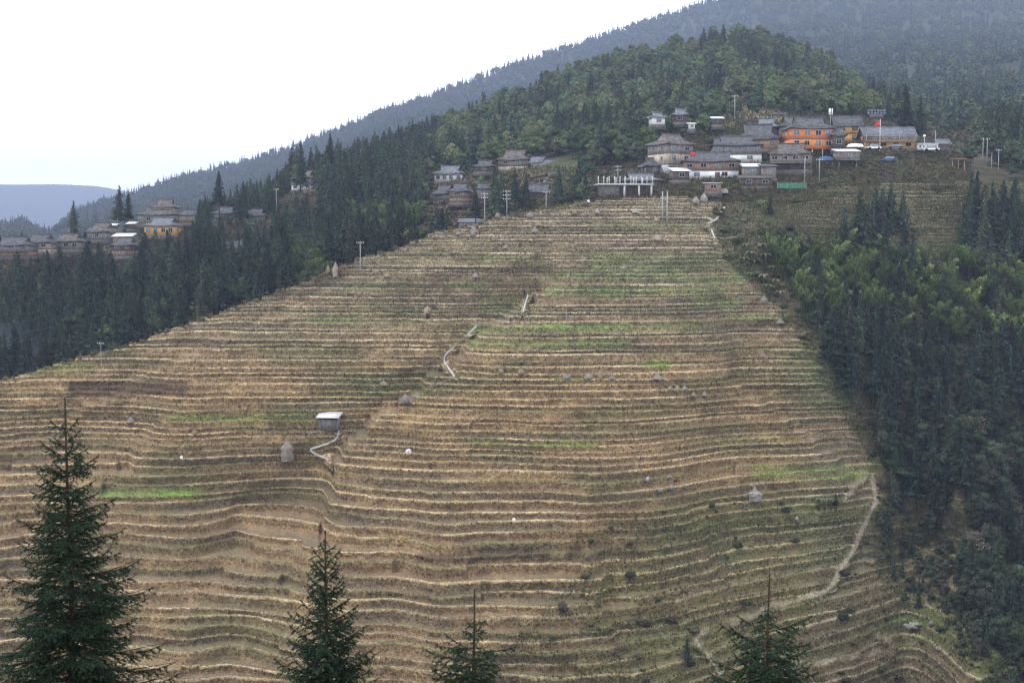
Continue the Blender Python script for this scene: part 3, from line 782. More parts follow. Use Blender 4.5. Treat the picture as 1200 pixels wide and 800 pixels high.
bam = [t_bamboo(60 + i, col=[(.095, .13, .036), (.07, .098, .032), (.12, .155, .045)][i]) for i in range(3)]
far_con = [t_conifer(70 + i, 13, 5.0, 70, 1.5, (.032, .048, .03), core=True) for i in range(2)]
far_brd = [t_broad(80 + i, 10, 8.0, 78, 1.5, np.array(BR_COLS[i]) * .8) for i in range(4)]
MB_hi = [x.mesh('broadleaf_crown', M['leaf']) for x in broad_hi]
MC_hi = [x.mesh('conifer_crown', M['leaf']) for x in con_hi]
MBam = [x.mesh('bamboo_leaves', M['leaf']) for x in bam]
TR_b = trunk_mb(9, .22, seed=1).mesh('trunk', M['bark'])
TR_c = trunk_mb(13, .20, limbs=0, seed=2).mesh('trunk', M['bark'])
TR_m = t_bamboo_culms(3).mesh('culms', solid('bamboo_culm', (.12, .15, .05), .2, 3))

KL = {'c': 'conifer_tree', 'b': 'broadleaf_tree', 'm': 'bamboo_clump'}
def put_tree(kind, p, s, label, group, i=None, rz=None):
    rz = random.uniform(0, 6.28) if rz is None else rz
    e = empty(KL[kind], p, rz, label, {'c': 'conifer', 'b': 'tree', 'm': 'bamboo'}[kind], group)
    sx = s * random.uniform(.88, 1.12)
    e.scale = (sx, sx, s); e.rotation_euler = (random.uniform(-.045, .045), random.uniform(-.045, .045), rz)
    ms, tr = {'c': (MC_hi, TR_c), 'b': (MB_hi, TR_b), 'm': (MBam, TR_m)}[kind]
    me = ms[(random.randrange(len(ms)) if kind != 'b' else random.choice([0, 1, 2, 3, 4, 5, 1, 0, 1, 3, 0, 3, 6])) if i is None else i]
    link('crown', me, e); link('culms' if kind == 'm' else 'trunk', tr, e)
    return e

class Mass:
    def __init__(s): s.items = []
    def add(s, t, p, sc, rz, br): s.items.append((t, p, sc, rz, br))
    def build(s, name, label):
        V, Q, T_, c = [], [], [], []; n = 0
        for t, p, sc, rz, br in s.items:
            ca, sa = math.cos(rz), math.sin(rz)
            v = t.V * sc; v = np.c_[v[:, 0] * ca - v[:, 1] * sa, v[:, 0] * sa + v[:, 1] * ca, v[:, 2]] + np.array(p)
            V.append(v); Q.append(t.Q + n); T_.append(t.T + n); c.append(t.c * np.asarray(br)); n += len(v)
        me = raw_mesh(name, np.concatenate(V), [np.concatenate(Q), np.concatenate(T_)], M['leaf'], col=np.concatenate(c))
        return link(name, me, kind='stuff', label=label)

# ------------------------------------------------------------------ houses
RECTS = []          # (x0, x1, y0, y1, depth) in view, kept clear of trees
FOOT = []
def hip_roof(mb, W, D, z, H, over=.65, gable=.42, lift=.35, th=.22):
    """hip-and-gable roof with turned-up corners; returns gable triangles"""
    a, b_ = W / 2 + over, D / 2 + over
    g = min(W * .22, D * .5 * gable + .8)
    mzf = .46
    mx_, my = W / 2 - g + .35, D / 2 * .56
    e0 = [(-a, -b_, z + lift), (0, -b_, z), (a, -b_, z + lift), (a, 0, z), (a, b_, z + lift), (0, b_, z), (-a, b_, z + lift), (-a, 0, z)]
    m0 = [(-mx_, -my, z + H * mzf), (0, -my, z + H * mzf), (mx_, -my, z + H * mzf), (mx_, 0, z + H * mzf), (mx_, my, z + H * mzf), (0, my, z + H * mzf), (-mx_, my, z + H * mzf), (-mx_, 0, z + H * mzf)]
    rg_ = [(-mx_ - .35, 0, z + H), (mx_ + .35, 0, z + H)]
    low = [(x * .985, y * .985, zz_ - th) for x, y, zz_ in e0]
    Q = [(i, (i + 1) % 8, 8 + (i + 1) % 8, 8 + i) for i in range(8)]
    Q += [(18 + i, 18 + (i + 1) % 8, (i + 1) % 8, i) for i in range(8)]
    V = e0 + m0 + rg_ + low
    Q += [(8, 9, 17, 16)[:4], (9, 10, 17, 9)[:3] + (17,)] if False else []
    mb.add(V, Q, [(8, 9, 16), (9, 17, 16), (9, 10, 17), (14, 16, 13), (13, 16, 17), (13, 17, 12), (18, 25, 24), (18, 24, 23), (18, 23, 22), (18, 22, 21), (18, 21, 20), (18, 20, 19)])
    # ridge with raised ends
    mb.box(0, 0, z + H - .05, 2 * mx_ + .5, .28, .26)
    for sx in (-1, 1): mb.box(sx * (mx_ + .25), 0, z + H + .15, .35, .26, .32, .6)
    gab = [(-mx_ + .02, -my, z + H * mzf - .02), (-mx_ + .02, my, z + H * mzf - .02), (-mx_ + .02, 0, z + H - .1), (mx_ - .02, -my, z + H * mzf - .02), (mx_ - .02, my, z + H * mzf - .02), (mx_ - .02, 0, z + H - .1)]
    return gab
def gable_roof(mb, W, D, z, H, over=.7, th=.2, sag=0):
    a, b_ = W / 2 + over, D / 2 + over
    e = H * over / (D / 2)
    V = [(-a, -b_, z - e), (a, -b_, z - e), (a, 0, z + H), (-a, 0, z + H), (a, b_, z - e), (-a, b_, z - e)]
    V += [(x, y, zz_ - th) for x, y, zz_ in V]
    mb.add(V, [(0, 1, 2, 3), (3, 2, 4, 5), (7, 6, 9, 8), (8, 9, 11, 10), (0, 6, 7, 1), (4, 10, 11, 5), (1, 7, 8, 2), (2, 8, 10, 4), (3, 9, 6, 0), (5, 11, 9, 3)])
    mb.box(0, 0, z + H - .04, 2 * a, .26, .2)
    return [(-W / 2, -D / 2, z), (-W / 2, D / 2, z), (-W / 2, 0, z + H - .1), (W / 2, -D / 2, z), (W / 2, D / 2, z), (W / 2, 0, z + H - .1)]
def shed_roof(mb, W, D, z, H, over=.5, th=.12):
    a, b_ = W / 2 + over, D / 2 + over
    V = [(-a, -b_, z), (a, -b_, z), (a, b_, z + H), (-a, b_, z + H)]; V += [(x, y, zz_ - th) for x, y, zz_ in V]
    mb.add(V, [(0, 1, 2, 3), (7, 6, 5, 4), (0, 4, 5, 1), (1, 5, 6, 2), (2, 6, 7, 3), (3, 7, 4, 0)])
    return None

def window(parent, x, y, z, w, h, face='f', frame='frame_white', pane='glass'):
    """frame with mullion, pane as a sub-part; face f front (-y), l left (-x), r right (+x)"""
    def tr(u, v, zz_):     # u along wall, v outwards
        return {'f': (x + u, y - v, zz_), 'l': (x - v, y - u, zz_), 'r': (x + v, y + u, zz_)}[face]
    def bx(mb, u0, u1, v0, v1, z0, z1):
        c = [tr(u, v, zz_) for zz_ in (z0, z1) for u, v in ((u0, v0), (u1, v0), (u1, v1), (u0, v1))]
        mb.add(c, [(3, 2, 1, 0), (4, 5, 6, 7), (0, 1, 5, 4), (1, 2, 6, 5), (2, 3, 7, 6), (3, 0, 4, 7)])
    mb = MB(); t = .11
    bx(mb, -w / 2, w / 2, -.02, .10, z, z + t); bx(mb, -w / 2, w / 2, -.02, .10, z + h - t, z + h)
    bx(mb, -w / 2, -w / 2 + t, -.02, .098, z + t, z + h - t); bx(mb, w / 2 - t, w / 2, -.02, .098, z + t, z + h - t)
    bx(mb, -.05, .05, -.02, .09, z + t, z + h - t)
    f = mb.build('window', M[frame], parent)
    mb = MB(); bx(mb, -w / 2 + t, w / 2 - t, -.02, .04, z + t, z + h - t)
    mb.build('pane', M[pane], f)

def house(name, label, px, py, wpx, floors, roofpx, roof='hip', rmat='tile_dark', rot=0, depth=None, cat='house', d=None,
          ridge_over=None, found=1.6, extra=None, stilts=False, wf='frame_white', gmat=None, group=None, dz=0.0, sidewin=True, fmat='stone', over=None, protect=True):
    """px,py: middle of the front wall's foot in the picture plane of the site plan; sizes in picture pixels at that depth"""
    d = ground2(px, py) if d is None else d
    m = d / F
    W = wpx * m / (1 if roof == 'x' else max(.6, math.cos(math.radians(abs(rot)))))
    D = depth or min(W * .75, 9.0)
    if wpx * m / max(.6, math.cos(math.radians(abs(rot)))) and rot: W = (wpx * m - D * abs(math.sin(math.radians(rot))) * .8) / math.cos(math.radians(rot))
    W = max(W, 1.6)
    p = P(px, py, d)
    rz = math.radians(rot)
    e = empty(name, (p[0] - math.sin(rz) * D / 2 * 1.0, p[1] + math.cos(rz) * D / 2, p[2] + dz), rz, label, cat, group)
    z = 0.0
    r_ = random.Random(int(px * 7 + py * 13))
    if px < 330: floors = [(f_[0], 'wood_grey' if f_[1] == 'wood_brown' and i_ else f_[1]) + tuple(f_[2:]) for i_, f_ in enumerate(floors)]
    roofpx = roofpx * (1.12 if roof != 'shed' else 1.0); floors = [(f_[0] * (1.10 if px < 700 else 1.12),) + tuple(f_[1:]) for f_ in floors]
    nst = len(floors)
    for i, fl in enumerate(floors):
        hpx, mat, nw = fl[:3]; opt = fl[3] if len(fl) > 3 else ''
        h = hpx * m
        mb = MB(); ins = 0.0
        if 'o' in opt:      # open storey on posts
            mb.box(0, D * .22, z, W * .94, D * .5, h)
            mb.build('recessed_wall', M['dark'] if mat == 'dark' else M[mat], e)
            nps = max(2, int(W / 2.4))
            for j in range(nps + 1):
                mb = MB(); mb.box(-W / 2 + .15 + (W - .3) * j / nps, -D / 2 + .15, z, .22, .22, h)
                mb.build('post', M['wood_dark'] if 'c' not in opt else M['concrete'], e)
        else:
            mb.box(0, 0, z, W, D, h)
            nm_ = 'wall' if nst == 1 else ('lower_wall' if i == 0 else 'upper_wall')
            mb.build(nm_, M[mat], e)
            if i < nst - 1 or nst > 1:
                mb = MB(); mb.box(0, 0, z + h - .12, W + .16, D + .16, .16); mb.build('floor_beam', M['wood_dark' if mat != 'white' else 'wood_grey'], e)
        if 'b' in opt:      # balcony with railing along the front
            mb = MB(); mb.box(0, -D / 2 - .55, z - .05, W + .1, 1.1, .14)
            mb.box(0, -D / 2 - 1.05, z + .85, W, .09, .09)
            nb_ = int(W / .55)
            for j in range(nb_ + 1): mb.box(-W / 2 + W * j / nb_, -D / 2 - 1.05, z + .09, .06, .06, .77)
            for j in range(4): mb.box(-W / 2 + .1 + (W - .2) * j / 3, -D / 2 - 1.02, z + .09, .14, .14, h - .1)
            mb.build('balcony', M['wood_pale' if 'p' in opt else 'wood_grey'], e)
        ww_ = min(1.5, W / max(1, nw) * .55); wh = min(1.35, h * .5)
        for j in range(nw):
            x = -W / 2 + W * (j + .5) / nw + (r_.uniform(-.15, .15) if nw > 1 else 0)
            window(e, x, -D / 2, z + h * .34, ww_, wh, 'f', wf if 'w' not in opt else 'frame_white', 'dark' if (r_.random() < .35 or 'k' in opt) else 'glass')
        if 'd' in opt:
            mb = MB(); mb.box(W * .12, -D / 2 - .03, z, 1.2, .12, min(2.1, h * .8)); mb.build('door', M['wood_dark'], e)
        if sidewin and h > 1.6 and 'o' not in opt and D > 4:
            sd = 'r' if rot < 0 else 'l'
            for j in range(2): window(e, (W / 2 if sd == 'r' else -W / 2), (-.22 + .44 * j) * D, z + h * .36, 1.0, min(1.1, h * .45), sd, wf, 'dark')
        z += h
    mb = MB(); mb.box(0, 0, -found, W + .5, D + .5, found - .01)
    if stilts:
        mb = MB()
        for sx in (-1, 1):
            for sy in (-1, 1):
                mb = MB(); mb.tube((sx * W * .4, sy * D * .4, -found - 3), (sx * W * .4, sy * D * .4, 0), .14, n=6); mb.build('stilt', M['wood_grey'], e)
    else: mb.build('footing', M[fmat], e)
    H = roofpx * m
    mb = MB(); gab = None
    kw = {} if over is None else {'over': over}
    if roof == 'hip': gab = hip_roof(mb, W, D, z - .02, H, **kw)
    elif roof == 'gable': gab = gable_roof(mb, W, D, z, H, **kw)
    elif roof == 'shed': shed_roof(mb, W, D, z + .1, H, **kw)
    ro = mb.build('roof', M[rmat], e)
    if gab:
        for gi in (0, 3):
            g = MB(); g.add(gab[gi:gi + 3], [], [(0, 2, 1)] if gi == 0 else [(0, 1, 2)]); g.build('gable', M[gmat or 'wood_dark'], e)
    if r_.random() < .35 and roof == 'hip':
        c = MB(); c.box(W * .2, D * .18, z + H * .35, .5, .5, H * .55); c.build('chimney', M['stone'], ro)
    if protect: RECTS.append((px - wpx / 2 - 2, px + wpx / 2 + 2, py - sum(f[0] for f in floors) - roofpx - 1, py + 1, d))
    FOOT.append((e.location.x, e.location.y, max(W, D) / 2 + 1.5))
    return e

g1 = 'houses of the hilltop village'
# --- hilltop village, back to front
house('timber_house', 'tile-roofed house behind the orange house, its long dark ridge showing above it', 944, 163, 62, [(12, 'wood_grey', 3)], 12, d=395, rmat='tile_dark', rot=4)
house('timber_house', 'yellow boarded house with tiled roof at right behind the orange house', 994, 168, 30, [(10, 'yellow', 2), (10, 'yellow', 2)], 9, d=396, roof='gable', rmat='tile_dark', wf='wood_dark')
house('timber_house', 'house with pale blue-grey roof tucked behind the big dark roof', 897, 162, 30, [(11, 'wood_dark', 1)], 10, rmat='tile_blue', d=396, rot=-18)
house('timber_house', 'wide house with large dark hipped roof and brown wall, left of the orange house', 888, 175, 54, [(10, 'ochre', 3)], 17, rmat='tile_dark', d=385, rot=-10)
house('timber_house', 'orange three-storey house with open ground floor in the hilltop village', 952, 186, 54, [(10, 'ochre', 0, 'oc'), (10.5, 'orange', 4, 'w'), (10.5, 'orange', 4, '')], 13, rmat='tile_dark', d=379, rot=7, depth=8)
house('timber_house', 'narrow dark two-roofed house between the orange and the yellow house', 983, 174, 14, [(13, 'wood_dark', 1)], 9, rmat='tile_dark', d=378, rot=0, depth=5)
house('timber_house', 'white-based house with five upper windows and dark roof left of centre in the village', 864, 190, 58, [(8, 'white', 2), (9, 'wood_grey', 5, 'w')], 11, rmat='tile_dark', d=376, rot=-4)
house('timber_house', 'dark-roofed house with slanting roof at the left behind the white-based house', 843, 180, 18, [(7, 'wood_dark', 1)], 10, rmat='tile_dark', d=390, rot=-10)
house('timber_house', 'tall grey house with balconies and gabled roof at the left end of the hilltop village', 797, 206, 48, [(12, 'concrete', 3, 'd'), (11, 'wood_pale', 2, 'b'), (9, 'wood_grey', 2)], 12, rmat='tile_worn', d=374, rot=32, depth=8.5, gmat='wood_grey')
house('timber_house', 'long house with brown upper storey and white ground floor below the tall grey house', 833, 210, 66, [(9, 'white', 2, 'd'), (9, 'wood_brown', 4, 'w')], 11, rmat='tile_dark', d=362, rot=-5, depth=8)
house('timber_house', 'weathered grey house with sagging dark roof below the orange house', 926, 199, 52, [(7, 'wood_dark', 0, 'o'), (9, 'wood_grey', 4, 'bk')], 12, rmat='tile_worn', d=362, rot=-14, depth=8)
house('small_shed', 'shed with bright white roof beside the weathered grey house', 882, 208, 20, [(11, 'wood_grey', 1)], 5, roof='shed', rmat='metal_white', d=356, rot=0, depth=4, cat='shed')
house('small_shed', 'grey shed with dark flat roof right of the white-roofed shed', 901, 209, 17, [(12, 'wood_grey', 0)], 4, roof='shed', rmat='tile_dark', d=355, depth=4, cat='shed')
house('small_shed', 'low dark shed row below the white-roofed shed', 887, 218, 36, [(8, 'wood_dark', 2, 'k')], 4, roof='shed', rmat='tile_worn', d=350, depth=3.5, cat='shed', fmat='wood_dark')
house('small_shed', 'timber shed under a white sheet roof left of the long brown house', 799, 211, 21, [(9, 'wood_dark', 1, 'k')], 5, roof='shed', rmat='metal_white', d=356, rot=12, depth=4, cat='shed')
house('small_hut', 'small pink brick hut standing on the top terrace', 836, 224, 17, [(8, 'brick', 1, 'k')], 1.2, roof='shed', rmat='concrete', d=342, depth=3, cat='hut', found=1.5)
house('stilt_house', 'white-roofed lookout shed standing on tall stilts', 994, 188, 25, [(9, 'wood_grey', 1, 'b')], 4.5, roof='shed', rmat='metal_white', d=368, stilts=True, depth=5, found=5.5, cat='shed')
house('school_building', 'long ochre building with grey tiled roof near the flagpole', 1043, 174, 58, [(7, 'ochre', 4, 'd'), (7, 'ochre', 5, 'bp')], 9, roof='gable', rmat='tile_blue', d=388, depth=7, cat='building', wf='wood_dark')
house('small_shed', 'low grey roof shed right of the white market stand', 1106, 173, 12, [(5, 'wood_grey', 0)], 4, roof='gable', rmat='tile_blue', d=392, depth=4, cat='shed')
house('timber_house', 'low dark house with long roof behind the white unfinished frame', 752, 222, 44, [(9, 'wood_dark', 2)], 8, rmat='tile_blue', d=356, rot=0, depth=6)
house('timber_house', 'dark old house at the foot of the tall grey house', 768, 204, 24, [(8, 'wood_dark', 1)], 9, rmat='tile_dark', d=374, rot=15, depth=6)
house('small_shed', 'white-roofed shed alone on the slope above the village', 841, 146, 12, [(6, 'wood_dark', 0)], 3.5, roof='shed', rmat='metal_white', d=412, depth=3.5, cat='shed')
house('timber_house', 'grey roof half hidden in the trees above the village, the left one', 772, 146, 17, [(7, 'white', 1)], 6, rmat='tile_blue', d=415, rot=15)
house('timber_house', 'grey roof half hidden in the trees above the village, the right one', 797, 143, 16, [(7, 'wood_dark', 1)], 7, rmat='tile_blue', d=418, rot=-10)
house('small_shed', 'small white hut among trees left of the white-roofed shed above the village', 811, 151, 6, [(5, 'white', 1)], 2, roof='shed', rmat='metal_white', d=410, depth=2.4, cat='shed')
# --- middle hamlet
house('timber_house', 'house with pale grey-blue roof and white wall in the middle hamlet', 525, 213, 36, [(8, 'white', 4)], 9, rmat='tile_blue', rot=-12, depth=7)
house('timber_house', 'big weathered house with worn hipped roof in the middle hamlet', 601, 201, 40, [(6, 'wood_pale', 1), (6, 'wood_grey', 2)], 11, rmat='tile_worn', rot=-14, depth=8)
house('timber_house', 'bare board house with light grey roof right of the big weathered house', 628, 199, 17, [(9, 'wood_pale', 0)], 5, roof='gable', rmat='tile_blue', rot=-20, depth=5, d=432)
house('timber_house', 'lower board house with light grey roof at the right of the hamlet row', 641, 199, 15, [(6, 'wood_grey', 0)], 5, roof='gable', rmat='tile_blue', rot=-8, depth=5, d=430)
house('small_shed', 'small barn with white roof in the middle hamlet, nearer the big weathered house', 656, 202, 11, [(8, 'wood_brown', 1, 'k')], 3.5, roof='shed', rmat='metal_white', depth=4, cat='shed', d=428)
house('small_shed', 'tiny white-roofed barn farthest right in the middle hamlet', 670, 199, 7, [(6, 'wood_brown', 0)], 3, roof='shed', rmat='metal_white', depth=3, cat='shed', d=428)
house('timber_house', 'low dark roofed house left of the big weathered house', 567, 201, 24, [(5, 'wood_dark', 1)], 7, rmat='tile_dark', rot=-10, d=432)
house('timber_house', 'brown house with pale stone base at the left edge of the middle hamlet', 516, 241, 26, [(6, 'stone', 1), (6, 'wood_grey', 2)], 10, rmat='tile_dark', rot=-22, depth=7)
house('timber_house', 'brown house with pinkish wall and dark roof below the pale-roofed house', 537, 237, 26, [(5, 'brick', 1), (6, 'wood_brown', 2)], 9, rmat='tile_dark', rot=-14, depth=6, d=398)
house('timber_house', 'dark-roofed house with turquoise-white front on the right of the middle hamlet', 650, 222, 30, [(10, 'white', 2)], 9, rmat='tile_dark', rot=-10, depth=7, d=404)
house('timber_house', 'low house with broad dark roof just above the terrace crest', 630, 231, 38, [(5, 'wood_dark', 0)], 9, rmat='tile_dark', rot=-6, depth=8, d=385)
house('timber_house', 'dark roof between conifers in the lower middle hamlet', 566, 228, 16, [(6, 'wood_grey', 1)], 6, rmat='tile_dark', rot=0, d=392)
house('small_shed', 'flat grey roof low beside the reddish slope', 553, 264, 30, [(3, 'concrete', 0)], 5, roof='shed', rmat='tile_blue', rot=0, depth=7, d=368, cat='shed')
# --- ridge house
house('timber_house', 'lone house with white lower wall and balcony high on the left ridge', 353, 223, 30, [(6, 'white', 3), (6, 'wood_pale', 2, 'b')], 9, rmat='tile_worn', rot=-18, depth=7)
# --- left village
house('drum_tower_house', 'largest house of the left village with a small second roof on top', 184, 262, 50, [(9, 'wood_grey', 5)], 9, rmat='tile_worn', rot=-4, depth=9, d=440)
house('timber_house', 'upper pavilion storey rising above the largest house of the left village', 191, 250, 26, [(6, 'wood_pale', 3)], 9, rmat='tile_worn', rot=-4, depth=6, d=443)
house('timber_house', 'pale yellow house under a grey roof in the left village', 187, 276, 40, [(10, 'yellow', 4)], 9, rmat='tile_blue', rot=-8, depth=8, d=425)
house('timber_house', 'brown house right of the largest house in the left village', 222, 261, 24, [(8, 'wood_brown', 2)], 6, rmat='tile_dark', rot=10, d=432)
house('timber_house', 'dark roofed house between two tall conifers right of the left village', 262, 257, 26, [(6, 'wood_dark', 2)], 7, rmat='tile_dark', rot=-5, d=435)
house('timber_house', 'dark house with pale base at the right end of the left village', 298, 261, 26, [(7, 'wood_grey', 2)], 8, rmat='tile_dark', rot=5, d=425)
house('timber_house', 'big slate grey roof low among the conifers', 278, 301, 38, [(4, 'wood_dark', 0)], 13, rmat='tile_dark', rot=0, depth=10, d=392, roof='gable', protect=False)
house('timber_house', 'long house with pale windows at the far left edge', 12, 300, 48, [(5, 'wood_brown', 0), (6, 'wood_grey', 4, 'b')], 9, rmat='tile_dark', rot=-5, depth=8, d=402)
house('timber_house', 'board house with dark roof second from the far left edge', 42, 298, 34, [(6, 'wood_pale', 1), (6, 'wood_pale', 3)], 9, rmat='tile_dark', rot=-8, depth=8, d=407)
house('timber_house', 'dark house with grey roof in the middle of the far left row', 77, 292, 34, [(8, 'wood_grey', 3)], 8, rmat='tile_worn', rot=-6, depth=7, d=412)
house('timber_house', 'large grey-roofed house above the white barn roof in the left row', 114, 281, 30, [(8, 'wood_grey', 3)], 10, rmat='tile_worn', rot=-10, depth=8, d=418)
house('small_shed', 'brown barn with bright white roof in the left row', 143, 285, 21, [(7, 'wood_brown', 1)], 4, roof='shed', rmat='metal_white', depth=5, cat='shed', d=412)
house('timber_house', 'brown house with dark roof below the brown barn with bright white roof', 143, 300, 26, [(6, 'wood_brown', 1), (5, 'wood_dark', 2)], 8, rmat='tile_dark', rot=-6, depth=7, d=404)
house('small_shed', 'small white metal roof behind the left row', 130, 270, 9, [(5, 'wood_dark', 0)], 2.5, roof='shed', rmat='metal_white', depth=3, cat='shed', d=428)
house('small_shed', 'white plastic roof at the left foot of the largest house in the left village', 153, 268, 8, [(5, 'wood_dark', 0)], 2.5, roof='shed', rmat='metal_white', depth=3, cat='shed', d=430)

# --- unfinished concrete frame (white columns) at the crest
def boxobj(mb_list, name, mat, parent):
    mb = MB()
    for b_ in mb_list: mb.box(*b_)
    return mb.build(name, mat, parent)
d = 345; m = d / F
p = P(733, 230, d); e = empty('concrete_frame', p, math.radians(6), 'unfinished deck of white concrete columns at the crest of the terraces', 'building site')
W = 64 * m; D = 6
boxobj([(0, D / 2, 2.7, W + .5, D + .5, .35)], 'deck', M['concrete'], e)
for j in range(11): boxobj([(-W / 2 + W * j / 10, .2, 3.05, .24, .24, 1.8)], 'upper_column', M['concrete'], e)
for j in range(6): boxobj([(-W / 2 + W * (j + .4) / 6, D - .3, 3.05, .24, .24, 1.8)], 'rear_column', M['concrete'], e)
for x in (-.02, .25, .48): boxobj([(x * W, .1, -1, .45, .45, 3.69)], 'lower_column', M['concrete'], e)
for j in range(22):
    mb = MB(); mb.box(-W / 2 + W * j / 21, .5, -1, .12, .12, 3.69); mb.build('timber_prop', M['wood_dark'], e)
mb = MB(); mb.box(0, 2.2, -1, W * .95, .2, 3.6); mb.build('rear_wall', M['wood_dark'], e)
mb = MB(); mb.box(-W * .3, .3, -1, W * .38, .25, 3.6); mb.build('retaining_wall', M['stone'], e)
RECTS.append((698, 768, 205, 232, d)); FOOT.append((p[0], p[1] + 3, W / 2 + 1))

# --- poles
def pole(px, py, top, label, arms=1, d=None, twin=False, terr=False, r=.11, name='utility_pole', group=None):
    if terr: pt = np.array(on_terrace(px, py)); 
    else:
        d = ground2(px, py) if d is None else d; pt = P(px, py, d)
    m_ = pt[1] / F; h = (py - top) * m_
    e = empty(name, tuple(pt), random.uniform(-.3, .3), label, 'pole', group)
    offs = (-.55, .55) if twin else (0,)
    for o_ in offs:
        mb = MB(); mb.tube((o_, 0, -1.5), (o_, 0, h), r * 1.15, r * .8, 8); mb.build('shaft', M['pole'], e)
    for a in range(arms):
        mb = MB(); mb.box(0, 0, h - .5 - a * .9, 1.7 if not twin else 2.6, .12, .12)
        ar = mb.build('crossarm', M['iron'], e)
        mb = MB()
        for sx in (-.75, -.3, .3, .75): mb.lathe([(.0, 0), (.07, 0), (.09, .08), (.05, .2), (0, .22)], 6, (sx * (1 if not twin else 1.5), 0, h - .38 - a * .9))
        mb.build('insulators', M['white_plain'], ar)
    RECTS.append((px - 3, px + 3, top, py, pt[1]))
    return e
pole(422, 322, 285, 'concrete pole standing on the left crest of the terraces', terr=True)
pole(568, 262, 226, 'grey pole at the crest below the middle hamlet, leftmost of three', 2, d=335)
pole(594, 254, 223, 'tall pole with three crossarms at the crest, middle of three', 3, d=338)
pole(640, 247, 224, 'pole at the crest nearest the white concrete frame', 1, d=336)
pole(602, 226, 206, 'short pole between the middle hamlet and the conifers', 0, d=398)
pole(324, 246, 221, 'pole on the slope below the lone ridge house', 1, d=430)
pole(778, 259, 224, 'twin concrete poles standing on the upper terraces', 0, terr=True, twin=True, r=.17)
pole(724, 212, 194, 'pole rising behind the white concrete frame', 2, d=362)
pole(118, 441, 402, 'dark lamp-like pole on the left terraces', 1, terr=True, r=.07)
pole(649, 328, 310, 'thin pole on the upper middle terraces, upper of two', 0, terr=True, r=.05)
pole(664, 376, 361, 'thin pole on the upper middle terraces, lower of two', 0, terr=True, r=.05)
pole(861, 134, 112, 'wooden pole on the bare slope above the village', 1, d=415, r=.12)
pole(1154, 191, 162, 'twin poles among the trees right of the village', 1, d=382, twin=True)
pole(1170, 198, 175, 'white pole right of the twin poles, upright', 1, d=378)
pole(1162, 197, 180, 'short pole close to the twin poles', 0, d=380)
pole(1096, 173, 153, 'plain pole behind the white market stand', 0, d=390)
pole(960, 207, 186, 'pole in front of the weathered grey house', 1, d=352, r=.1)
pole(943, 209, 184, 'pale post right of the weathered grey roof', 0, d=353, r=.11)
pole(1126, 258, 237, 'thin post at the edge of the upper right terraces', 0, terr=True, r=.05)
# street lamp
p = P(1083, 174, 386); m = 386 / F
e = empty('street_lamp', p, 0, 'street lamp with round white head in front of the market stand', 'street lamp')
mb = MB(); mb.tube((0, 0, -1), (0, 0, 13 * m), .07, .05); mb.build('shaft', M['white_plain'], e)
mb = MB(); mb.lathe([(0, 0), (.35, .1), (.45, .35), (.3, .6), (0, .68)], 12, (0, 0, 13 * m)); mb.build('lamp_head', M['white_plain'], e, smooth=True)
# flagpole with red flag
p = P(1031, 174, 384); m = 384 / F
e = empty('flagpole', p, 0, 'flagpole with a red flag in front of the long ochre building', 'flagpole')
mb = MB(); mb.tube((0, 0, -1), (0, 0, 34 * m), .09, .05); mb.build('shaft', M['white_plain'], e)
mb = MB(); nx, nz = 9, 6; V = []
for s_ in (0, 1):
    for j in range(nz):
        for i in range(nx): V.append((-i * .17, .10 * math.sin(i * .9 + j * .5) + s_ * .02, 33 * m - j * .24 - i * .12))
Q = [(j * nx + i, j * nx + i + 1, (j + 1) * nx + i + 1, (j + 1) * nx + i) for j in range(nz - 1) for i in range(nx - 1)]
mb.add(V, Q + [tuple(reversed([k_ + nx * nz for k_ in q_])) for q_ in Q]); mb.build('flag', M['red'], e)
# red cloth on tall house
p = P(812, 181, 365.5)
mb = MB(); mb.lathe([(0, -.5), (.45, -.42), (.7, 0), (.5, .4), (0, .5)], 12)
for i in range(4): mb.tube((-.9 + .1 * i, 0, -.25 + .15 * i), (.9, 0, .1), .12, .2, 6)
mb.build('red_lantern', M['red'], None, label='red lantern bundle hanging on the tall grey house', category='lantern').location = p
# antenna mast
p = P(973, 150, 384); m = 384 / F
e = empty('antenna_mast', p, 0, 'phone mast with white panel antennas behind the orange house', 'antenna')
mb = MB(); mb.tube((0, 0, -6), (0, 0, 23 * m), .10, .06); mb.build('mast', M['pole'], e)
for a in range(3):
    mb = MB(); mb.box(.45 * math.cos(a * 2.1), .45 * math.sin(a * 2.1), 15 * m, .3, .16, 1.7); mb.tube((0, 0, 16 * m), (.45 * math.cos(a * 2.1), .45 * math.sin(a * 2.1), 16 * m), .03, n=5); mb.build('panel_antenna', M['white_plain'], e)
# timber gate frame above the village
p = P(912, 145, 402); m = 402 / F
e = empty('timber_gateway', p, 0, 'open timber post frame standing above the big dark roof', 'gateway')
for sx in (-1, 1):
    mb = MB(); mb.tube((sx * 8 * m, 0, -4), (sx * 8 * m, 0, 11 * m), .14, n=6); mb.build('post', M['wood_grey'], e)
mb = MB(); mb.box(0, 0, 11 * m, 22 * m, .5, .3); mb.build('beam', M['wood_grey'], e)
p = P(1123, 198, 372); m = 372 / F
e = empty('timber_shelter', p, 0, 'brown open timber shelter right of the hilltop village', 'shelter')
for sx in (-1, 0, 1):
    mb = MB(); mb.tube((sx * 7 * m, 0, -2), (sx * 7 * m, 0, 11 * m), .13, n=6); mb.build('post', M['wood_brown'], e)
mb = MB(); mb.box(0, 0, 11 * m, 18 * m, 1.6, .22); mb.build('roof', M['wood_brown'], e)
M['drum_blue'] = solid('drum_blue', (.12, .17, .26), .2, 2)
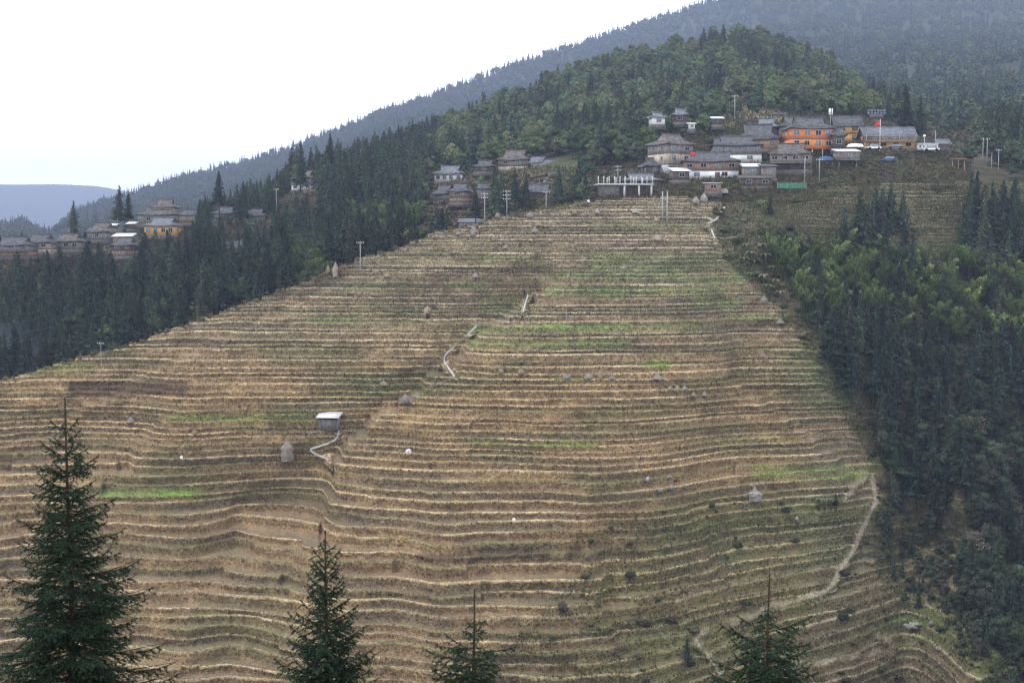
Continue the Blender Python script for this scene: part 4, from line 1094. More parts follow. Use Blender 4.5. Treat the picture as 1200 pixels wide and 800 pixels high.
# water tank rack / blue-white rack on the slope
p = P(1027, 135, 430); m = 430 / F * .65
e = empty('tank_rack', p, 0, 'rack of blue-white drums on the cut slope above the yellow house', 'rack')
mb = MB(); mb.box(0, 0, -1, 24 * m, 1.6, 1.1); mb.build('plinth', M['stone'], e)
for i in range(6):
    for j in range(2):
        mb = MB(); mb.lathe([(0, 0), (.38, 0), (.4, .3), (.38, .72), (0, .75)], 10, ((-2.5 + i) * .95, -.2, .1 + j * .78)); mb.build('drum', M['iron' if (i + j) % 2 else 'drum_blue'], e)
# white market stand with blue panels
p = P(1086, 174, 389); m = 389 / F
e = empty('market_stand', p, 0, 'white market stand with blue panels right of the long ochre building', 'stall')
boxobj([(0, 0, -.5, 24 * m, 2.2, 6.5 * m)], 'counter', M['white'], e)
boxobj([(0, -.1, 6.5 * m - .4, 25 * m, 2.8, .2)], 'canopy', M['metal_white'], e)
for i in range(5): boxobj([((-9 + i * 4.5) * m, -1.13, .25, .5, .06, .5)], 'panel', M['blue'], e)
RECTS.append((1072, 1102, 160, 175, 389))
# cars
def car(px, py, d, colm, label, rot):
    p = P(px, py, d)
    e = empty('parked_car', p, math.radians(rot), label, 'car', 'cars parked by the school')
    mb = MB(); V = []
    prof = [(-2.0, .35), (-2.05, .75), (-1.2, .9), (1.6, .92), (2.0, .8), (2.02, .35)]
    for y in (-.82, .82): V += [(x, y, z_) for x, z_ in prof]
    n = 6; mb.add(V, [(i, (i + 1) % n, n + (i + 1) % n, n + i) for i in range(n)] + [(0, 1, 2, 5), (2, 3, 4, 5), (n, n + 5, n + 2, n + 1), (n + 2, n + 5, n + 4, n + 3)]); mb.build('body', M[colm], e)
    mb = MB(); mb.add([(-1.15, -.76, .9), (1.5, -.76, .92), (1.5, .76, .92), (-1.15, .76, .9), (-.55, -.62, 1.4), (1.05, -.62, 1.42), (1.05, .62, 1.42), (-.55, .62, 1.4)], [(4, 5, 6, 7), (0, 1, 5, 4), (1, 2, 6, 5), (2, 3, 7, 6), (3, 0, 4, 7)]); mb.build('windscreen', M['glass'], e)
    mb = MB(); mb.box(.25, 0, 1.41, 1.65, 1.26, .05); mb.build('roof', M[colm], e)
    for sx in (-1.25, 1.3):
        for sy in (-.78, .78):
            mb = MB(); mb.tube((sx, sy - .1, .33), (sx, sy + .1, .33), .33, n=12); w = mb.build('wheel', M['tyre'], e)
car(1023, 175.5, 379, 'white_plain', 'white car parked near the flagpole', 10)
car(1049, 175.5, 379, 'iron', 'dark car parked in front of the long ochre building', -5)
car(1092, 177, 382, 'white_plain', 'white car parked before the market stand', 160)
car(1041, 190, 372, 'blue', 'dark blue car on the road below the long ochre building', 5)
# green net fence
p = P(928, 221, 346); m = 346 / F
e = empty('net_fence', p, math.radians(-2), 'green net fence below the weathered grey house', 'fence')
V = []; n = 20
for z_ in (0, 1):
    for i in range(n): V.append((-17 * m + 34 * m * i / (n - 1), .08 * math.sin(i * 1.7), (.1 + z_ * 1.25) + .08 * math.sin(i * 2.3)))
V2_ = [(x, y + .03, z_) for x, y, z_ in V]
mb = MB(); mb.add(V + V2_, [(i, i + 1, n + i + 1, n + i) for i in range(n - 1)] + [(2 * n + n + i, 2 * n + n + i + 1, 2 * n + i + 1, 2 * n + i) for i in range(n - 1)]); mb.build('net', M['green_net'], e)
for i in range(7):
    mb = MB(); mb.tube((-17 * m + 34 * m * i / 6, -.05, -.8), (-17 * m + 34 * m * i / 6, -.05, 1.5), .05, n=6); mb.build('post', M['wood_grey'], e)
# white sheeting heaps
def heap(px, py, d, w, h, mat, label, name='sheet_cover', cat='cover'):
    p = P(px, py, d); r_ = random.Random(int(px)); mb = MB(); V = []; nx, ny = 12, 7
    for j in range(ny):
        for i in range(nx):
            u = i / (nx - 1); v = j / (ny - 1)
            V.append(((u - .5) * w, (v - .5) * w * .5, h * (math.sin(u * math.pi) * math.sin(v * math.pi)) ** .35 * (1 + r_.uniform(-.15, .15)) - (.3 if i in (0, nx - 1) or j in (0, ny - 1) else 0)))
    mb.add(V, [(j * nx + i, j * nx + i + 1, (j + 1) * nx + i + 1, (j + 1) * nx + i) for j in range(ny - 1) for i in range(nx - 1)])
    o = mb.build(name, M[mat], None, label=label, category=cat); o.location = p; return o
heap(1002, 171, 376, 4.4, .6, 'white_plain', 'white plastic sheeting heaped below the yellow house')
heap(968, 187, 372, 4.0, .8, 'blue', 'blue tarpaulin at the foot of the orange house')
heap(848, 225, 343, 2.2, .9, 'rock', 'pale rubble heap by the pink hut', 'rubble_heap', 'heap')

# ------------------------------------------------------------------ things on the terraces
HAYG = 'straw stacks on the terraces'
def haystack(px, py, wpx, hpx, label, style=0, col=(.42, .38, .32)):
    pt = on_terrace(px, py); m_ = pt.y / F
    r_ = random.Random(int(px * 3 + py)); w = wpx * m_ / 2 * 1.05; h = hpx * m_ * 1.1; col = tuple(x_ * .74 for x_ in col)
    prof = [[(.85, 0), (1.0, .25), (.9, .5), (.55, .75), (.12, .96), (0, 1)], [(.9, 0), (1, .3), (1.0, .62), (.62, .8), (.15, .97), (0, 1)],
            [(.95, 0), (1.05, .3), (.98, .42), (.45, .52), (.16, .66), (.05, 1), (0, 1)], [(1.1, 0), (.95, .2), (.6, .5), (.2, .85), (0, 1)]][style]
    mb = MB(); n = 16
    prof2_ = []
    for (r0, z0), (r1, z1) in zip(prof[:-1], prof[1:]):
        for t_ in (0, .33, .66): prof2_.append((lerp(r0, r1, t_), lerp(z0, z1, t_)))
    prof2_.append(prof[-1])
    mb.lathe([(a * w, b_ * h) for a, b_ in prof2_], n, jit=.17, rnd=r_)
    # shaggy straw ends
    nb_ = 320; T_ = []
    for i in range(nb_):
        a = r_.uniform(0, 6.283); q_ = r_.randrange(len(prof2_) - 2); rr_, z_ = prof2_[q_]
        x, y = rr_ * w * math.cos(a), rr_ * w * math.sin(a); ta = .05
        mb.add([(x - ta * math.sin(a), y + ta * math.cos(a), z_ * h + .15), (x + ta * math.sin(a), y - ta * math.cos(a), z_ * h + .15), (x * 1.15 + .05 * math.cos(a), y * 1.15 + .05 * math.sin(a), z_ * h - .15)], [], [(0, 1, 2)])
    pt = pt + Vector((0, -.25, .12)); e = mb.build('haystack', M['straw'], None, col=tuple(min(.6, x_ * 1.25) for x_ in col), smooth=False, label=label, category='haystack', group=HAYG)
    e.location = pt; e.rotation_euler = (r_.uniform(-.05, .05), r_.uniform(-.05, .05), r_.uniform(0, 6))
    pr = MB(); pr.tube((0, 0, -.4), (0, 0, h + (.5 if style != 2 else 1.8)), .05, .03, 6); pr.build('centre_pole', M['bark'], e)
G_ = (.29, .265, .24); Sw = (.33, .27, .18)
haystack(884, 588, 15, 19, 'pale bell-shaped haystack with tall pole on the right terraces', 2, (0.34, 0.32, 0.30))
haystack(337, 543, 15, 22, 'tall grey rounded haystack left of the metal-roofed hut', 1, (.27, .245, .21))
haystack(393, 323, 6, 15, 'tall narrow straw stack near the left crest beside the pole', 1, (.36, .31, .25))
haystack(385, 320, 4, 7, 'short straw stack left of the tall narrow one at the left crest', 0, Sw)
haystack(454, 325, 8, 6, 'low pale straw heap right of the left crest pole', 3, Sw)
haystack(501, 370, 9, 8, 'straw stack alone in the upper left middle of the terraces', 0, (.40, .33, .25))
haystack(557, 325, 7, 5, 'small white straw heap in the upper middle of the terraces', 3, G_)
haystack(555, 271, 9, 6, 'pale straw heap beside the crest below the middle hamlet', 3, G_)
haystack(583, 256, 6, 5, 'small straw heap on the crest by the leftmost crest pole', 0, Sw)
haystack(621, 254, 8, 6, 'conical pale haystack on the crest between the poles', 0, G_)
haystack(630, 263, 8, 5, 'straw heap just under the conical pale haystack at the crest', 3, Sw)
haystack(626, 274, 8, 6, 'pale straw heap two terraces below the crest haystack', 3, G_)
haystack(537, 279, 6, 4, 'tiny straw heap near the crest, left of a pair', 0, G_)
haystack(554, 279, 6, 4, 'tiny straw heap near the crest, right of a pair', 0, G_)
haystack(592, 290, 7, 4, 'small flat straw heap on the upper terraces below the crest', 3, G_)
haystack(673, 250, 6, 5, 'small straw heap left of two white ones near the top', 0, Sw)
haystack(700, 252, 6, 5, 'white conical heap near the top, left of the twin poles', 0, (0.37, 0.36, 0.34))
haystack(744, 252, 8, 5, 'white conical heap near the top, closest to the twin poles', 3, (0.37, 0.36, 0.34))
haystack(769, 260, 7, 4, 'small straw heap at the foot of the twin poles', 3, Sw)
haystack(770, 280, 12, 6, 'wide low straw heap below the twin poles', 3, (.36, .31, .24))
haystack(815, 239, 8, 7, 'grey straw stack on the top terrace by the pink hut', 0, (.33, .30, .27))
haystack(824, 237, 8, 9, 'taller grey straw stack on the top terrace right of its neighbour', 0, (.36, .33, .30))
haystack(894, 352, 8, 7, 'grey straw heap at the right edge of the upper terraces', 0, G_)
haystack(914, 378, 8, 6, 'pale heap at the right edge just below the right-hand green strip', 3, G_)
haystack(610, 440, 8, 6, 'conical heap, leftmost of the row on the middle terrace', 0, Sw)
haystack(663, 442, 9, 6, 'grey conical heap, second of the row on the middle terrace', 0, G_)
haystack(689, 442, 9, 6, 'white conical heap, third of the row on the middle terrace', 0, (0.36, 0.34, 0.31))
haystack(703, 444, 6, 9, 'upright straw bundle in the row on the middle terrace', 0, (0.33, 0.31, 0.21))
haystack(717, 442, 8, 5, 'grey heap, rightmost of the row on the middle terrace', 3, (0.30, 0.27, 0.22))
haystack(587, 440, 6, 6, 'leaning straw bundle left of the row on the middle terrace', 0, Sw)
haystack(475, 468, 10, 9, 'grey haystack at the top left shoulder of the lower spur', 0, (0.28, 0.27, 0.25))
haystack(770, 446, 10, 6, 'pale straw heap right of the middle row', 3, (0.33, 0.30, 0.27))
haystack(449, 450, 9, 4, 'flat pale straw pile left of the path', 3, Sw)
haystack(153, 497, 10, 6, 'low grey haystack on the left terraces', 3, (0.30, 0.27, 0.24))
haystack(228, 508, 6, 4, 'small tan heap on the left terraces below the green strip', 0, Sw)
for x in (785, 793, 802, 812, 824): haystack(x, 460, 6, 4, 'low straw clump in the short row below the pale heap', 3, (0.33, 0.30, 0.24))
# hut
pt = on_terrace(386, 500); m = pt.y / F
e = empty('field_hut', pt, math.radians(-8), 'small grey board hut with bright sloping metal roof on the terraces', 'hut')
W, D, H = 23 * m, 2.6, 11.5 * m
mb = MB(); mb.box(0, .1, -.6, W, D, H + .6); mb.build('wall', solid('grey_hut_boards', (.25, .235, .24), .3, 3, stripes=('X', 5.0, .03), streak=(1, 1, .2)), e)
mb = MB(); mb.add([(-W / 2, -D / 2 + .1, H), (W / 2, -D / 2 + .1, H), (W / 2, D / 2 + .1, H), (-W / 2, D / 2 + .1, H), (-W / 2, D / 2 + .1, H + .7), (W / 2, D / 2 + .1, H + .7)], [(3, 2, 5, 4)], [(0, 3, 4), (1, 5, 2)]); mb.build('gable_boards', M['wood_dark'], e)
mb = MB(); shed_roof(mb, W, D + .3, H + .12, .85, .42, .07); mb.build('roof', M['metal_white'], e)
mb = MB(); mb.box(W * .12, -D / 2 + .08, 0, .8, .06, H * .8); mb.build('door', M['wood_grey'], e)
mb = MB(); mb.box(0, -D / 2 + .11, H - .35, W * .96, .05, .33); mb.build('vent_gap', M['dark'], e)
o = heap(478, 528, 1, 1.3, .8, 'lilac', 'pale lilac plastic sheet lying on the lower spur terraces'); o.location = on_terrace(478, 528)
for x, y, l in ((689, 236, 'white sack at the left end of the concrete frame'), (602, 610, 'small white sack on a lower terrace'), (212, 538, 'white plastic scrap on the left terraces, right one')):
    o = heap(x, y, 1, .7, .5, 'white_plain', l, 'white_sack', 'sack'); o.location = on_terrace(x, y)
# leaning pole bundle
pt = on_terrace(903, 422)
for i in range(3):
    mb = MB(); mb.tube((-1.2 + .3 * i, -.8, .1), (-3.2 + .5 * i, .6, 2.4), .06, .04, 6); o = mb.build('bamboo_pole', M['wood_pale'], None, label='bamboo pole leaning in a bundle of three at the right edge', category='pole', group='leaning bamboo poles'); o.location = pt
# rocks
for x, y, s_, l in ((1062, 735, 1.3, 'leftmost pale rock of the group on the lower right grass'), (1068, 735, 1.6, 'second pale rock of the group on the lower right grass'), (1074, 734, 1.1, 'third pale rock of the group on the lower right grass'),
                    (1089, 731, 1.2, 'pale rock alone right of the rock group'), (1098, 758, 1.0, 'rock on the lowest right slope'), (1084, 764, .7, 'small rock on the lowest right slope'),
                    (775, 575, 1.2, 'dark rock on the right terraces, left one'), (786, 574, 1.5, 'grey rock on the right terraces, right one'), (757, 562, 1.2, 'rock by a bush on the right terraces'), (784, 562, 1.3, 'rock at a dug bank on the right terraces'),
                    (450, 612, 1.0, 'grey stone pile edge on a lower terrace'), (935, 608, .9, 'white stone near the banana plants')):
    p = slope_pt(x, y); r_ = random.Random(int(x * y)); V, T_ = ico(s_ * .55, (0, 0, .3), (1.3, .9, .75)); V = V * np.array([[r_.uniform(.75, 1.2)] for _ in range(12)])
    # subdivide once for a broken outline
    mb = MB(); mb.add(V, [], T_); me = mb.mesh('rock', M['rock']); o = link('rock', me, None, label=l, category='rock'); o.location = p + Vector((0, -.6, .25)); o.rotation_euler = (r_.uniform(0, 6), r_.uniform(0, 1), r_.uniform(0, 6))
    bv = o.modifiers.new('b', 'BEVEL'); bv.width = .08
# ------------------------------------------------------------------ paths
def ribbon(pts, w, mat, name, lift=.3, step=1.2, wall=.5, res=3):
    P3 = []
    for (x0, y0), (x1, y1) in zip(pts[:-1], pts[1:]):
        n = max(2, int(math.hypot(x1 - x0, y1 - y0) / res))
        for i in range(n): 
            x, y = lerp(x0, x1, i / n), lerp(y0, y1, i / n); P3.append(np.array(slope_pt(x, y)))
    P3.append(np.array(slope_pt(*pts[-1]))); P3 = np.array(P3)
    K_ = np.ones(5) / 5
    for a in range(3): P3[2:-2, a] = np.convolve(P3[:, a], K_, 'valid')
    tan = np.gradient(P3, axis=0); s2 = unit(np.c_[-tan[:, 1], tan[:, 0], np.zeros(len(tan))])
    ww_ = w * (1 + .12 * np.sin(np.arange(len(P3)) * 1.3))
    L_ = P3 + s2 * ww_[:, None] / 2; R_ = P3 - s2 * ww_[:, None] / 2
    up = np.array([0, 0, lift])
    n = len(P3); V = np.concatenate([L_ + up, R_ + up, L_ - (0, 0, wall), R_ - (0, 0, wall)])
    i = np.arange(n - 1)
    Q = np.concatenate([np.c_[i, i + 1, n + i + 1, n + i], np.c_[2 * n + i, 2 * n + i + 1, i + 1, i], np.c_[n + i, n + i + 1, 3 * n + i + 1, 3 * n + i]])
    return link(name, raw_mesh(name, V, Q, mat), kind='structure')
for pts in SPATHS: ribbon(pts, .26, M['path'], 'stone_path', lift=.12, wall=.25, res=2)

# ------------------------------------------------------------------ plant the forest
n_ind = {'c': 0, 'b': 0, 'm': 0}
mass = Mass(); far_mass = Mass()
def blocked(px, py, d, hpx, hw, x, y):
    for fx, fy, fr_ in FOOT:
        if (x - fx) ** 2 + (y - fy) ** 2 < fr_ ** 2: return True
    top = py - hpx
    for x0, x1, y0, y1, dd in RECTS:
        if d < dd + 1 and px + hw > x0 and px - hw < x1 and top < y1 - (5 if x0 > 330 else 10) and py > y0: return True
    return False
cand = []
NPL = 15000
for it in range(NPL):
    px = random.uniform(-150, 1330); t = random.random()
    rr_, dd = hill_point2(np.array([px]), np.array([t])); py, d = float(rr_[0]), float(dd[0])
    r2, d2 = prof2(px)
    seg = min(int(t * 4), 3)
    dens = (d2[seg + 1] - d2[seg]) * 4 * d / (330 * 600) * 0.72
    if random.random() > dens: continue
    x = (px - 600) / F * d
    u = random.random()
    village = (690 < px < 1135 and py > 142) or (560 < px < 690 and 196 < py < 226 and random.random() < .8) or (495 < px < 560 and 200 < py < 262 and random.random() < .85)
    if px > 1000 and py > 125 and px < 1140 and py > 150: village = True
    clear = patch(px, py, 870, 132, 32, 10) > .5 or patch(px, py, 1010, 122, 9, 9) > .5 or patch(px, py, 905, 142, 32, 8) > .5
    if 690 < px < 835 and py < 197 and not (760 < px < 830 and py > 168): village = False
    if px < 235 and t > .58 and random.random() < .93: continue
    if 235 <= px < 335 and t > .93 and random.random() < .85: continue
    if village or clear: continue
    nz = float(vnoise(px / 40, d / 30, 101))
    if px < 500:
        kind = ('m' if nz > .55 and 340 < px < 500 and py > 262 and u < .6 else 'c' if u < (.93 if nz < .6 else .8) else 'b')
    elif px < 700 and py > 215: kind = 'c' if u < .85 else 'b'
    elif px > 1020 and py > 110: kind = 'c' if u < .35 else 'b'
    else: kind = 'c' if (nz > .76 and u < .8) or u < .07 else 'b'
    h = {'c': random.uniform(9, 14.5), 'b': random.uniform(6, 9.5), 'm': random.uniform(9, 11)}[kind]
    if px < 335 and t > .5: h *= .62
    if kind == 'c' and py > 300 and px < 480: h *= 1.08
    if t > .93 and kind == 'c': h *= .8
    hp = h / d * F; hw = {'c': .17, 'b': .30, 'm': .2}[kind] * hp
    if blocked(px, py, d, hp, hw * .8, x, d): continue
    z = float(P(px, py, d)[2])
    cand.append((d, px, py, kind, h, (x, d, z)))
cand.sort()
print('forest candidates', len(cand))
region = lambda px, py: ('left of the terraced hill, behind its crest' if px < 480 else 'around the middle hamlet' if px < 700 and py > 185 else 'on the wooded hill above the village' if px < 1010 else 'on the slope right of the hilltop village')
KW = {'c': 'tall dark conifer in the forest ', 'b': 'rounded broadleaf tree in the forest ', 'm': 'light green bamboo clump '}
placed = []
# ---- the ravine right of the terraces
RAV = []
def rav_ok(px, py): return px > bnd(py) + 6
def slope_dist(): pass
for it in range(9000):
    px = random.uniform(850, 1330); py = random.uniform(262, 870)
    if not rav_ok(px, py): continue
    d = float(base_depth(px, py))
    k1 = float(base_depth(px, py - 4)); dens = abs(k1 - d) / 4 * d / F * 5.2
    if random.random() > min(1, dens * 1.6): continue
    b0 = float(bnd(py)); kind = None
    if inpoly(px, py, [(905, 300), (940, 290), (1060, 318), (1200, 330), (1240, 420), (1100, 425), (980, 390), (930, 375)]): kind = (random.choice(['m', 'm', 'm', 'm', 'c', 'b']))
    elif px > 1125 and 262 < py < 330 : kind = 'c'
    elif inpoly(px, py, [(985, 268), (1060, 262), (1060, 292), (985, 300)]) : kind = 'c' if random.random() < .6 else None
    elif inpoly(px, py, [(960, 400), (1090, 400), (1135, 620), (1040, 640), (1035, 560), (1000, 480)]): kind = 'c' if random.random() < .72 else 'b'
    elif py > 330 and px > 1060: kind = 'b' if random.random() < .7 else 'c'
    elif py > 620 and px > 1030: kind = ('c' if random.random() < .4 else 'b')
    elif py < 400 and px - b0 > 45 and py > 318: kind = 'm' if random.random() < .5 else 'c'
    if kind is None: continue
    if 925 < px < 1130 and py < 305 and not (985 <= px <= 1060): continue
    h = {'c': random.uniform(9, 14), 'b': random.uniform(5.5, 9), 'm': random.uniform(9, 11.5)}[kind]
    if py > 640 and px < 1130: h *= .5
    if py > 560 and px - b0 < 45: h *= .55
    if 985 <= px <= 1060 and py < 305: h = min(h, 10.5)
    hp = h / d * F
    if 925 < px < 1120 and py - hp < 255 and not (985 <= px <= 1062): continue
    # keep the crowns off the terraces left of the edge
    hw = {'c': .14, 'b': .26, 'm': .18}[kind] * hp
    if px - hw < bnd(py - hp * .35) - 14: continue
    RAV.append((d, px, py, kind, h))
RAV.sort(); keep = []
for r_ in RAV:
    if all(abs(r_[1] - q_[1]) > 8 or abs(r_[2] - q_[2]) > 6 or abs(r_[0] - q_[0]) > 4 for q_ in keep[-260:]): keep.append(r_)
print('ravine trees', len(keep))
nI = {'c': 0, 'b': 0, 'm': 0}; LIM = {'c': 296, 'b': 296, 'm': 200}
RL = {'c': 'tall conifer in the dark ravine right of the terraces', 'b': 'dark broadleaf tree in the ravine right of the terraces', 'm': 'bamboo clump on the slope right of the terraces'}
SPECIAL = [('c', 352, 222, 15, 448, 'slim lone conifer rising above the ridge house'), ('c', 387, 200, 12, 455, 'second skyline conifer right of the ridge house'),
           ('c', 257, 254, 13.5, 424, 'tall slim conifer right of the left village, with ragged outline'), ('c', 285, 258, 11.5, 422, 'conifer beside the right end of the left village'),
           ('c', 139, 262, 12, 445, 'broad dark conifer behind the left village'), ('c', 150, 264, 10, 446, 'smaller conifer right behind the left village'),
           ('c', 87, 288, 13.5, 425, 'lone pale conifer standing up from the far left row of houses'), ('c', 233, 286, 11, 405, 'conifer in front of the brown house in the left village'),
           ('c', 243, 290, 12, 402, 'broad conifer in front of the left village'), ('c', 1062, 160, 16, 440, 'massive dark conifer behind the long ochre building'),
           ('c', 1078, 165, 13, 436, 'dark conifer right behind the long ochre building'), ('b', 1137, 196, 6, 378, 'round dark tree beside the brown timber frame shelter'),
           ('c', 604, 250, 10.5, 352, 'conifer in front of the middle hamlet right of the middle crest pole'), ('c', 582, 255, 12, 350, 'broad conifer in front of the middle hamlet'), ('c', 616, 246, 9, 352, 'small conifer below the low broad roof'),
           ('c', 655, 240, 9.5, 352, 'conifer right of the pole nearest the concrete frame'), ('c', 677, 238, 11, 352, 'conifer left of the concrete frame'), ('c', 557, 266, 8.5, 350, 'thin conifer near the reddish slope'),
           ('c', 980, 597, 3.4, None, 'little dark conifer beside the banana plants'), ('c', 806, 775, 4.2, None, 'small dark conifer in the lower right scrub'), ('c', 903, 262, 7, 335, 'conifer at the top of the right edge near banana plants')]
for kind, px, py, h, d, lab in SPECIAL:
    p = slope_pt(px, py) if d is None else Vector(P(px, py, d))
    put_tree(kind, p, h / (13.0 if kind == 'c' else 9.0), lab, None); nI[kind] += 1
allt = [(d, px, py, k_, h, None) for d, px, py, k_, h in keep] + [c_ for c_ in cand]
allt.sort(key=lambda a: a[0] / a[4])
# seen trees first: rank by how large they show
for d, px, py, kind, h, pt in allt:
    if pt is None: p = slope_pt(px, py); lab, grp = RL[kind], RL[kind].replace('tall conifer', 'tall conifers').replace('broadleaf tree', 'broadleaf trees').replace('bamboo clump', 'bamboo clumps')
    else: p = Vector(pt); rg__ = region(px, py); lab, grp = KW[kind] + rg__, KW[kind] + rg__
    hid = px < -20 or px > 1220 or (pt is None and py - h / d * F > 800) or (pt is not None and px < 700 and py - h / d * F * .95 > crest_row(px))
    if nI[kind] < LIM[kind] and not hid:
        nI[kind] += 1
        p.z -= .3
        put_tree(kind, p, h / {'c': 13.0, 'b': 9.0, 'm': 10.5}[kind], lab, grp, i=1 if (kind == 'm' and pt is not None) else (random.choice([7, 8, 9, 7, 8, 9, 6, 3]) if (kind == 'b' and pt is None) else None))  # ravine broadleaves mostly take the crowns with shade in their colour
    elif not (px < -160):
        tl = {'c': con_lo, 'b': broad_lo if pt is not None else shaded_lo, 'm': bam}[kind]
        i = random.randrange(len(tl)); s_ = h / {'c': 13.0, 'b': 9.0, 'm': 10.5}[kind]
        mass.add(tl[i], (p.x, p.y, p.z - .3), s_, random.uniform(0, 6.28), (1 if kind != 'm' else .55) * random.uniform(.7, 1.35) * np.array([random.uniform(.88, 1.18), 1, random.uniform(.85, 1.15)]))
print('individual trees', nI, 'mass', len(mass.items))
mass.build('forest', 'dense dark forest covering the hill above the village')
# ---- far forests
K3 = np.array(sorted(L3)); A3 = np.array([L3[k] for k in K3], float)
for it in range(21000):
    px = random.uniform(-120, 1320); t = random.random() ** .75
    q_ = f3(np.array([px]), np.array([t]))[0]
    dd = q_[1]
    if random.random() > (dd / 2500) ** .6: continue
    qx, qy = proj(q_)
    if qy > 285 or qx < -60 or qx > 1260: continue
    kind = 'c' if random.random() < (.75 if t > .97 else .4) else 'b'
    t_ = random.choice(far_con if kind == 'c' else far_brd)
    far_mass.add(t_, (q_[0], q_[1], q_[2] - 1), random.uniform(.9, 1.4), random.uniform(0, 6.28), random.uniform(.75, 1.3))
for px in np.arange(-60, 960, 1.7):       # trees along the ridge line
    q_ = f3(np.array([px + random.uniform(-1, 1)]), np.array([random.uniform(.985, 1)]))[0]
    far_mass.add(random.choice(far_con if random.random() < .7 else far_brd), (q_[0], q_[1], q_[2] - 1), random.uniform(.55, 1.15), random.uniform(0, 6.28), random.uniform(.8, 1.2))
print('far trees', len(far_mass.items))
far_mass.build('distant_forest', 'hazy blue forest on the far ridge')

# ------------------------------------------------------------------ shrubs on the overgrown parts, banana plants
SHc = [(.055, .066, .032), (.068, .078, .036), (.088, .075, .05), (.05, .06, .032), (.095, .09, .055)]
shr = [t_broad(120 + i, 1.6, 2.4, 260, .26, SHc[i]) for i in range(5)]
MSh = [x.mesh('shrub', M['leaf']) for x in shr]
# rough dead grass round the villages
nb_ = 42000
gpx = RNG.uniform(480, 1140, nb_); gpy = RNG.uniform(115, 262, nb_)
gpx = np.r_[gpx, RNG.uniform(-20, 480, 26000)]; gpy = np.r_[gpy, RNG.uniform(215, 325, 26000)]
okg = ((gpx > 690) & (gpy < 240)) | ((gpx < 690) & (gpx > 480) & (gpy > 196)) | (gpx <= 480)
okg &= gpy > prof2(gpx)[0][:, 4] + 2
gpx, gpy = gpx[okg], gpy[okg]
gb = np.array([P(x_, y_, ground2(x_, y_)) for x_, y_ in zip(gpx, gpy)])
gcl = mixc(mixc((.06, .06, .035), (.15, .12, .075), RNG.random(len(gb))), (.07, .085, .035), (vnoise(gpx / 14, gpy / 8, 181) > .55) * .7)
Vg, Tg_, Cg = blades(gb, RNG.uniform(.4, 1.1, len(gb)), RNG.uniform(0, .6, len(gb)), .14, gcl, 3, RNG)
link('rough_grass', raw_mesh('rough_grass', Vg, Tg_, M['grass'], col=Cg), kind='stuff', label='rough brown grass on the slopes round the houses')
spots = []
for it in range(20000):
    px = random.uniform(640, 1230); py = random.uniform(236, 830)
    w = 0
    if px > 1290 - py and py > 590 and px < bnd(py) + 20: w = .35
    if bnd(py) - 6 < px < bnd(py) + 70: w = .8
    if 690 < px < 830 and 560 < py < 680 and vnoise(px / 30, py / 20, 140) > .62: w = max(w, .3)
    if 850 < px < 940 and 200 < py < 260: w = .4
    if 940 < px < 1130 and 200 < py < 288: w = .05
    if seg_dist(px, py, [(1022, 560), (1020, 600), (985, 665), (965, 695), (905, 709), (822, 742)]) < 7: w = 0
    if random.random() > w * (.28 if w == .8 else .11) * (vnoise(px / 18, py / 14, 171) > (.5 if w != .8 else .3)): continue
    if abs(px - 884) < 14 and 560 < py < 610: continue
    spots.append((px, py))
for i in range(60): spots.append((random.uniform(690, 900) if i % 2 else random.uniform(380, 660), None))
ns_ = 0
smass = Mass()
for px, py in spots[:]:
    if py is None: continue
    p = slope_pt(px, py); s_ = .2 + .85 * random.random() ** 2
    if ns_ < 260 and (py > 500 or random.random() < .5):
        o = link('shrub', MSh[random.randrange(5)], None, label='low scrubby bush on the overgrown right side of the terraces', category='shrub', group='bushes on the overgrown right side of the terraces')
        o.location = p - Vector((0, 0, .25)); o.scale = (s_, s_, s_ * random.uniform(.7, 1.1)); o.rotation_euler = (0, 0, random.uniform(0, 6.28)); ns_ += 1
    else: smass.add(random.choice(shr), (p.x, p.y, p.z - .25), s_, random.uniform(0, 6.28), random.uniform(.7, 1.3))
for it in range(130):      # rough tufts and small bushes on the left crest
    px = random.uniform(-20, 690); py = float(crest_row(px)) + random.uniform(-1, 5)
    p = on_terrace(px, py) if random.random() < .5 else slope_pt(px, py)
    smass.add(random.choice(shr), (p.x, p.y, p.z - .15), random.uniform(.18, .5), random.uniform(0, 6.28), random.uniform(.9, 1.6) * np.array([1.5, 1.2, .95]))
# village scrub
for it in range(3200):
    px = random.uniform(690, 1135); py = random.uniform(142, 238)
    d = ground2(px, py); p = P(px, py, d)
    if any((p[0] - fx) ** 2 + (p[1] - fy) ** 2 < (fr_ * .9) ** 2 for fx, fy, fr_ in FOOT): continue
    s_ = random.uniform(.2, .7)
    if any(x0 < px < x1 and y0 < py - 5 and py - s_ * 7 < y1 - 2 and d < dd for x0, x1, y0, y1, dd in RECTS): continue
    smass.add(random.choice(shr), (p[0], p[1], p[2] - .2), s_, random.uniform(0, 6.28), random.uniform(.6, 1.15) * np.array([1.15, .95, .9]))
for it in range(700):
    px = random.uniform(495, 690); py = random.uniform(198, 268)
    d = ground2(px, py); p = P(px, py, d)
    if any(x0 < px < x1 and y0 < py < y1 + 4 and d < dd for x0, x1, y0, y1, dd in RECTS): continue
    smass.add(random.choice(shr), (p[0], p[1], p[2] - .2), random.uniform(.4, .9), random.uniform(0, 6.28), random.uniform(.7, 1.3) * np.array([1.2, 1.0, .95]))
smass.build('undergrowth', 'brown and green scrub between the houses and along the ravine edge')
print('shrubs', ns_, len(smass.items))

